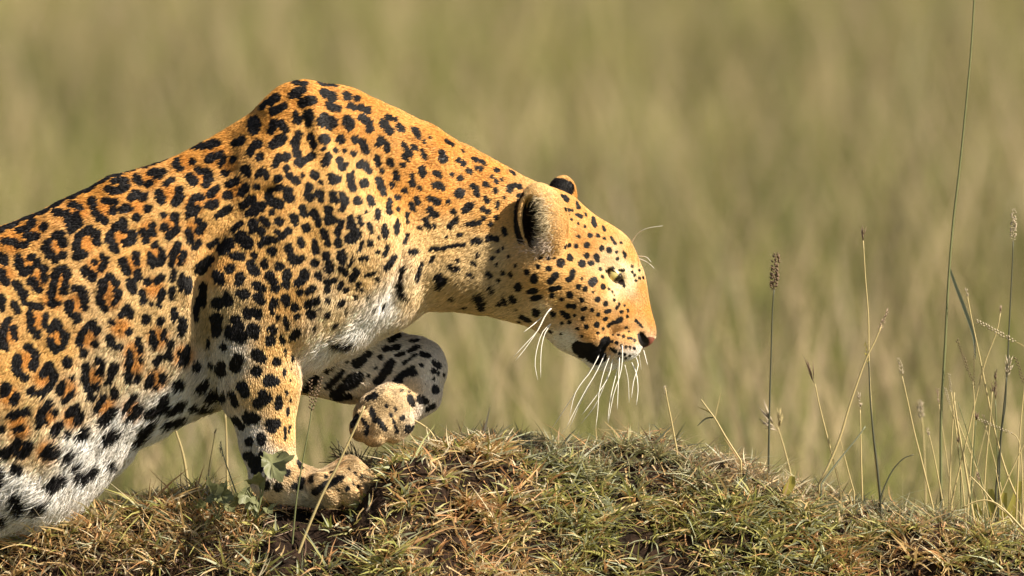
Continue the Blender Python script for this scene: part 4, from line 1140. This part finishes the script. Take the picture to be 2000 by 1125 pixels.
def stalk(label, path, d, r, mat, heads=(), leaves=(), group=None, lean=0.0, name='grass_stalk', root=True):
    w = px_path(path, d, lean, root)
    o = empty(name, tuple(w[-1])); loc = w[-1]
    rad = np.linspace(0.55, 1.0, len(w)) * r / PX
    V, F = tube(w - loc, rad, 6)
    add_mesh('stem', V, F, STALK[mat], o)
    for (kind, ax_, ay, bx, by, hr, hm) in heads:
        seed_head(kind, W(ax_, ay, d + lean), W(bx, by, d + lean), hr / PX, STALK[hm], o, loc)
    for (lp, wd, lm) in leaves:
        ribbon(px_path(lp, d, 0, False), wd / PX, STALK[lm], o, loc)
    tag(o, label, 'grass stalk', group)
    return o

G_ = 'tall grass stalks on the mound'
stalk('tallest thin green stalk reaching the top edge, with a drooping grey leaf', '1905 -40 1897 90 1890 170 1875 320 1862 430 1853 540 1845 690 1838 820 1838 985', 150, 3.0, 'green', leaves=[('1855 525 1866 556 1880 592 1893 628 1902 660 1905 700', 3.6, 'grey')], group=G_)
stalk('stalk with a dark brown bristly seed spike, nearest the leopard', '1512 565 1509 600 1506 700 1503 800 1501 915', 110, 2.3, 'dark', [('spike', 1510, 568, 1517, 490, 7.5, 'brown')], group=G_)
stalk('slim straw stalk topped with a small forked awn, dark below', '1686 470 1690 540 1696 620 1697 700 1702 800 1708 880 1718 970', 120, 2.0, 'straw', [('awn', 1686, 474, 1684, 436, 3.0, 'brown'), ('plume', 1695, 712, 1690, 668, 3.4, 'ochre')], group=G_)
stalk('dark green stalk crossing behind the slanting plumed one', '1697 705 1700 780 1706 850 1712 900 1719 965', 112, 2.6, 'dark', group=G_)
stalk('straw stalk slanting right to a pale pink plume', '1722 635 1708 668 1690 705 1660 790 1642 850 1622 900 1600 945', 85, 2.6, 'straw', [('plume', 1712, 655, 1735, 605, 3.4, 'pink')], group=G_)
stalk('straw stalk leaning left with a narrow brown head', '1592 750 1600 790 1615 850 1628 900 1642 955', 100, 2.0, 'straw', [('awn', 1592, 752, 1573, 690, 3.0, 'brown')], group=G_)
stalk('short straw stalk with a small grey tip left of the dark stem', '1680 800 1681 850 1682 900 1684 960', 95, 1.9, 'straw', [('plume', 1680, 802, 1678, 770, 3.2, 'pale')], group=G_)
stalk('straw stalk leaning left, pale tufted tip, between the dark stem and the tallest stalk', '1762 735 1772 780 1786 845 1800 900 1822 990', 110, 2.0, 'straw', [('plume', 1763, 737, 1755, 697, 3.2, 'pale')], group=G_)
stalk('blurred pale headed stalk far behind the mound', '1800 815 1804 860 1808 960', 900, 2.0, 'straw', [('spike', 1800, 818, 1796, 780, 5, 'pale')], group=G_)
stalk('short straw stub with a knob tip beside the tallest stalk', '1815 850 1822 880 1832 930 1842 985', 120, 1.7, 'straw', [('plume', 1815, 852, 1812, 838, 2.4, 'pale')], group=G_)
stalk('thin dark stalk with a long pale seed spike near the right edge', '1979 470 1977 520 1972 620 1966 740 1955 850 1945 960', 140, 2.2, 'dark', [('spike', 1979, 472, 1980, 405, 5.0, 'pale')], group=G_)
stalk('arching stalk whose pale caterpillar spike lies level at the right edge', '1985 668 2005 680 2030 730 2045 850 2050 1060', 100, 1.6, 'straw', [('comb', 1985, 668, 1908, 627, 4.2, 'pale')], group=G_)
stalk('long straw stalk leaning left across the thicket at the right', '1889 575 1897 620 1912 690 1927 765 1945 850 1965 920 1992 985', 130, 2.1, 'straw', [('plume', 1890, 580, 1887, 563, 2.2, 'pale')], group=G_)
stalk('thin stalk leaning right across the thicket, dark tipped', '1954 612 1946 650 1925 705 1908 770 1890 850 1868 940 1858 985', 135, 1.9, 'straw', [('awn', 1953, 615, 1956, 590, 2.2, 'pink')], group=G_)
stalk('stalk with two brown splayed seed fingers left of the thicket', '1900 745 1903 790 1900 850 1895 920 1890 1000', 125, 1.7, 'straw', [('comb', 1900, 747, 1869, 664, 3.0, 'brown'), ('comb', 1902, 760, 1903, 672, 2.6, 'brown')], group=G_)
stalk('thick pale straw with a broken top in front of the thicket', '1864 783 1868 815 1876 860 1888 930 1902 1015', 60, 2.9, 'straw', group=G_)
stalk('grey drooping seed spike lying across the thicket', '1975 846 1990 860 1996 920 1998 1020', 80, 1.7, 'straw', [('comb', 1978, 848, 1904, 815, 3.2, 'pale')], group=G_)
stalk('pale plume headed stalk beside the right edge', '1966 735 1964 790 1955 860 1950 990', 115, 2.0, 'dark', [('plume', 1966, 738, 1972, 703, 6.0, 'pale')], group=G_)
stalk('brown headed stalk leaning left at the right edge', '2002 745 1996 800 1990 880 1985 1010', 105, 2.0, 'straw', [('comb', 2000, 750, 1985, 700, 3.5, 'brown')], group=G_)
stalk('yellow stalk with a red brown head in the thicket', '1938 765 1934 820 1926 900 1920 1000', 122, 1.8, 'straw', [('plume', 1938, 768, 1948, 725, 4.5, 'brown')], group=G_)
stalk('lone thin straw stalk below and right of the whiskers', '1299 757 1304 785 1312 825 1322 880', 70, 2.0, 'straw', [('plume', 1300, 772, 1298, 755, 2.2, 'pale')], group='short stalks on the crest')
stalk('forked straw stalk leaning left on the crest', '1369 780 1382 798 1398 820 1420 858 1447 900', 60, 2.3, 'straw', leaves=[('1397 818 1402 795 1408 768', 1.4, 'straw'), ('1394 812 1380 802 1362 795', 1.5, 'straw'), ('1396 815 1378 818 1362 832', 1.8, 'dark')], group='short stalks on the crest')
stalk('thin yellow stalk just right of the slanting plumed stalk base', '1641 858 1648 885 1658 925 1668 960', 90, 1.5, 'straw', group='short stalks on the crest')
ribn = stalk('grey straight blade leaning right over the crest', '1690 833 1672 858 1640 897 1604 945', 75, 2.0, 'grey', group='short stalks on the crest')
stalk('dark blade arching right on the crest', '1784 888 1764 896 1744 918 1730 945 1720 972', 70, 1.8, 'dark', group='short stalks on the crest')
stalk('out of focus fan topped stalk behind the dark spike', '1518 832 1530 870 1545 930 1552 980', 420, 2.4, 'straw', [('awn', 1518, 840, 1478, 785, 4, 'pale'), ('awn', 1520, 842, 1470, 810, 4, 'pale'), ('awn', 1520, 838, 1524, 790, 3, 'straw')], group='short stalks on the crest')
# the thicket at the right edge
ORD = 'first second third fourth fifth sixth seventh eighth ninth tenth eleventh twelfth thirteenth fourteenth fifteenth sixteenth'.split()
bxs = np.sort(rng.uniform(1845, 1996, 16))
for i, bx in enumerate(bxs):
    by = 1000 + (bx - 1845) * 0.22
    h = rng.uniform(70, 260); ln_x = rng.normal(0, 0.22) * h
    d_ = rng.uniform(40, 330)
    p = f'{bx + ln_x:.0f} {by - h:.0f} {bx + ln_x * 0.55:.0f} {by - h * 0.6:.0f} {bx + ln_x * 0.2:.0f} {by - h * 0.25:.0f} {bx:.0f} {by:.0f}'
    hd = [(['comb', 'plume', 'awn'][i % 3], bx + ln_x, by - h, bx + ln_x * 1.15, by - h * 1.12 - 6, 2.6, ['pale', 'pink', 'brown'][i % 3])] if i % 4 else []
    tip = ['bare tip', 'pale toothed tip', 'pinkish plume', 'brown awned tip'][(1 + i % 3) if i % 4 else 0]
    stalk(f"{'short' if h < 150 else 'taller'} {['straw', 'straw', 'green'][i % 3]} stalk with {tip}, foot {ORD[i]} from the left in right edge thicket", p, d_, rng.uniform(1.1, 2.0), ['straw', 'straw', 'green'][i % 3], hd, group='stalks in the right edge thicket')
stalk('straw blade bowed down at the lower right corner', '1893 928 1915 950 1945 985 1975 1010 2003 1040', 10, 2.2, 'straw', group='bowed blades at the right edge')
stalk('long yellow blade curving over the right end of the mound', '1880 992 1905 980 1932 978 1960 994 2004 1040', -20, 2.4, 'straw', group='bowed blades at the right edge')
# between and before the paws
stalk('slender stalk with two dark seed fingers between the forelegs', '609 790 606 820 597 870 586 930 578 985 572 1050 566 1112', -215, 2.0, 'green', [('comb', 608, 803, 606, 745, 4.2, 'brown'), ('comb', 609, 800, 627, 738, 4.2, 'brown')], group='stalks before the near paw')
stalk('straight straw stalk leaning right before the near paw', '712 793 700 822 680 865 655 918 630 965 600 1035 572 1110', -225, 3.2, 'straw', group='stalks before the near paw')
stalk('red tipped thin stalk before the lifted paw', '777 762 781 785 787 815 788 850 787 872', 30, 1.5, 'pink', [('plume', 781, 790, 777, 758, 2.2, 'brown')], group='stalks by the lifted paw')
stalk('pale curved stalk at the right of the lifted paw', '792 800 805 818 822 828 840 842 856 868', 20, 2.4, 'straw', group='stalks by the lifted paw')
# behind, under the belly
stalk('blurred pale stalk behind the foreleg', '440 808 442 850 443 900 444 960', 420, 3.0, 'straw', group='blurred stalks under the belly')
stalk('blurred straw stalk behind the belly leaning left', '334 815 346 850 358 890 368 950', 480, 3.2, 'straw', group='blurred stalks under the belly')
stalk('thin pale stalk leaning right just left of the foreleg', '420 846 414 880 408 915 402 965', 60, 1.3, 'straw', [('plume', 418, 850, 422, 838, 1.6, 'pale')], group='blurred stalks under the belly')
stalk('fine branched stalk left of the foreleg', '431 870 438 895 448 925 462 965', -60, 1.6, 'grey', [('plume', 434, 895, 429, 862, 3.0, 'pale')], group='blurred stalks under the belly')

# long bent straw lying over the mound
def lying(label, path, r, mat, lift=14):
    P_ = np.array([float(t) for t in path.split()]).reshape(-1, 2)
    dep = np.array([mound_d(x, y) for x, y in P_]) - lift
    k = np.array([0.25, 0.5, 0.25]) ; dep = np.convolve(np.pad(dep, 1, mode='edge'), k, 'valid')
    w = spline(W(P_[:, 0], P_[:, 1], dep), 14); loc = w[0]
    V, F = tube(w - loc, np.linspace(1, 0.4, 14) * r / PX, 6)
    o = add_mesh('straw', V, F, STALK[mat], None); o.location = loc
    tag(o, label, 'straw', 'loose straws lying on the mound')
lying('long bent yellow straw lying across the middle of the mound', '1122 1042 1160 1018 1200 1000 1240 984 1280 977 1312 977 1340 1000 1358 1022 1373 1052', 3.6, 'straw')
lying('thin straight straw pointing right from the bent yellow straw', '1296 986 1350 976 1400 966 1442 958', 2.2, 'straw')
lying('curved pale straw hanging over the dark hollow in the mound', '1055 1040 1030 1038 1022 1060 1026 1090', 3.0, 'straw')
lying('dark curled stem on the bare soil before the near paw', '548 985 553 1015 572 1032 560 1040 530 1050', 1.8, 'pink')
lying('thin curled stem left of the near paw', '540 1016 518 1024 512 1045 518 1070', 1.6, 'pink')
lying('pale broken straw on the dark soil at lower left', '370 1100 395 1085 430 1078 470 1076 495 1078', 2.2, 'straw')
lying('straw at the bottom left corner', '0 1080 18 1092 36 1108 52 1124', 3.0, 'straw')
lying('flattened straw over the top of the hump beside the lifted paw', '786 878 810 884 838 894 862 904', 3.6, 'straw', 20)

# dark dead tuft behind the near paw
o = empty('dead_tuft', tuple(W(690, 915, 30))); loc = np.array(o.location)
n = 46; a = rng.uniform(-1.9, 0.5, n); Lx = rng.uniform(25, 62, n)
for i in range(n):
    b0 = np.array([rng.normal(690, 12), 905, 30 + rng.normal(0, 12)])
    tip = b0 + np.array([math.sin(a[i]) * Lx[i], -math.cos(a[i]) * Lx[i] * 0.85, rng.normal(0, 14)])
    mid_ = (b0 + tip) / 2 + rng.normal(0, 4, 3)
    w = spline(np.array([W(*b0), W(*mid_), W(*tip)]), 5) - loc
    V, F = tube(w, np.linspace(1.7, 0.6, 5) / PX, 4)
    add_mesh('twig', V, F, STALK['dark' if i % 3 else 'brown'], o)
tag(o, 'dark dead tuft of twigs behind the near forepaw', 'dead tuft')

# leafy weeds
def leaf_blade(c, size, ang, tilt, parent, loc, mat='weed', lobes=7):
    """toothed heart-shaped blade; c = (px,py,d) at its base, ang in the picture (0 = right, 90 = up)"""
    m_ = 40; V = [(0, 0, 0)]; ring = []
    for k in range(m_):
        t = 2 * math.pi * k / m_
        rr = (0.62 + 0.36 * math.cos(t)) * (1 + 0.16 * math.cos(lobes * t) + 0.10 * math.cos(13 * t + 1)) + 0.04
        ring.append((rr * math.cos(t) * 1.05 + 0.05, rr * math.sin(t) * 1.25, 0))
    inner = [(x * 0.55 + 0.12, y * 0.55, 0) for x, y, _ in ring]
    V = [(0.22, 0, 0)] + inner + ring
    V = np.array(V); V[:, 2] = 0.22 * np.sin(V[:, 0] * 3.1 + 0.5) + 0.34 * np.abs(V[:, 1]) + 0.09 * np.sin(V[:, 1] * 9 + V[:, 0] * 7) + 0.06 * np.sin(np.arctan2(V[:, 1], V[:, 0]) * 7)
    F = [(0, 1 + k, 1 + (k + 1) % m_) for k in range(m_)] + [(1 + k, 1 + m_ + k, 1 + m_ + (k + 1) % m_, 1 + (k + 1) % m_) for k in range(m_)]
    ca, sa = math.cos(R(ang)), math.sin(R(ang)); ct, st = math.cos(R(tilt)), math.sin(R(tilt))
    V[:, 1], V[:, 2] = V[:, 1] * ct - V[:, 2] * st, V[:, 1] * st + V[:, 2] * ct
    x = V[:, 0] * ca - V[:, 1] * sa; y = V[:, 0] * sa + V[:, 1] * ca
    P_ = W(c[0] + x * size, c[1] - y * size, c[2] + V[:, 2] * size)
    return add_mesh('leaf', P_ - loc, F, STALK[mat], parent)
def weed(label, base, leaves, d):
    o = empty('leafy_weed', tuple(W(base[0], base[1], d))); loc = np.array(o.location)
    for (x, y, sz, an, tl) in leaves:
        mid_ = ((base[0] + x) / 2 + 4, (base[1] + y) / 2 + 3)
        dl = d - 6 + rng.normal(0, 5)
        w = spline(np.array([W(base[0], base[1] + 14, d), W(mid_[0], mid_[1], d - 3), W(x, y, dl)]), 7) - loc
        V, F = tube(w, np.linspace(2.2, 1.4, 7) / PX, 5)
        add_mesh('leaf_stalk', V, F, STALK['green'], o)
        leaf_blade((x, y, dl), sz, an, tl, o, loc)
    tag(o, label, 'weed', 'leafy weeds on the mound')
weed('leafy weed whose large toothed leaf covers the near wrist', (500, 1000), [(522, 898, 41, 4, 42), (508, 952, 26, 150, 60), (482, 958, 24, -60, 45), (496, 975, 20, -75, 40), (478, 978, 22, 200, 62), (518, 992, 16, 20, 62)], -205)
weed('small pale leafy weed left of the foreleg', (425, 1005), [(405, 972, 34, 84, 66), (424, 970, 28, 55, 45), (440, 985, 20, 20, 55), (398, 992, 16, 170, 55)], -120)
# broad yellow blades at the right end of the mound and on the crest
for lab, d, paths in [('clump of broad yellow blades low at the right edge', 150, ['1905 985 1912 1005 1925 1030 1935 1062', '1935 955 1938 985 1940 1015 1942 1062', '1962 962 1958 990 1952 1020 1946 1062', '1985 985 1976 1005 1964 1032 1950 1064', '1992 940 1984 975 1970 1012 1954 1064']),
                      ('small yellow blade curling on the crest below the dark spike', 30, ['1548 930 1545 945 1538 958 1530 978'])]:
    base = px_path(paths[0], d)[-1]
    o = empty('broad_blades', tuple(base)); loc = np.array(base)
    for p_ in paths: ribbon(px_path(p_, d + rng.normal(0, 10), 0), 9 / PX, STALK['ochre'], o, loc)
    tag(o, lab, 'leaf', 'broad yellow blades')
print('done', round(time.time() - T0, 1))
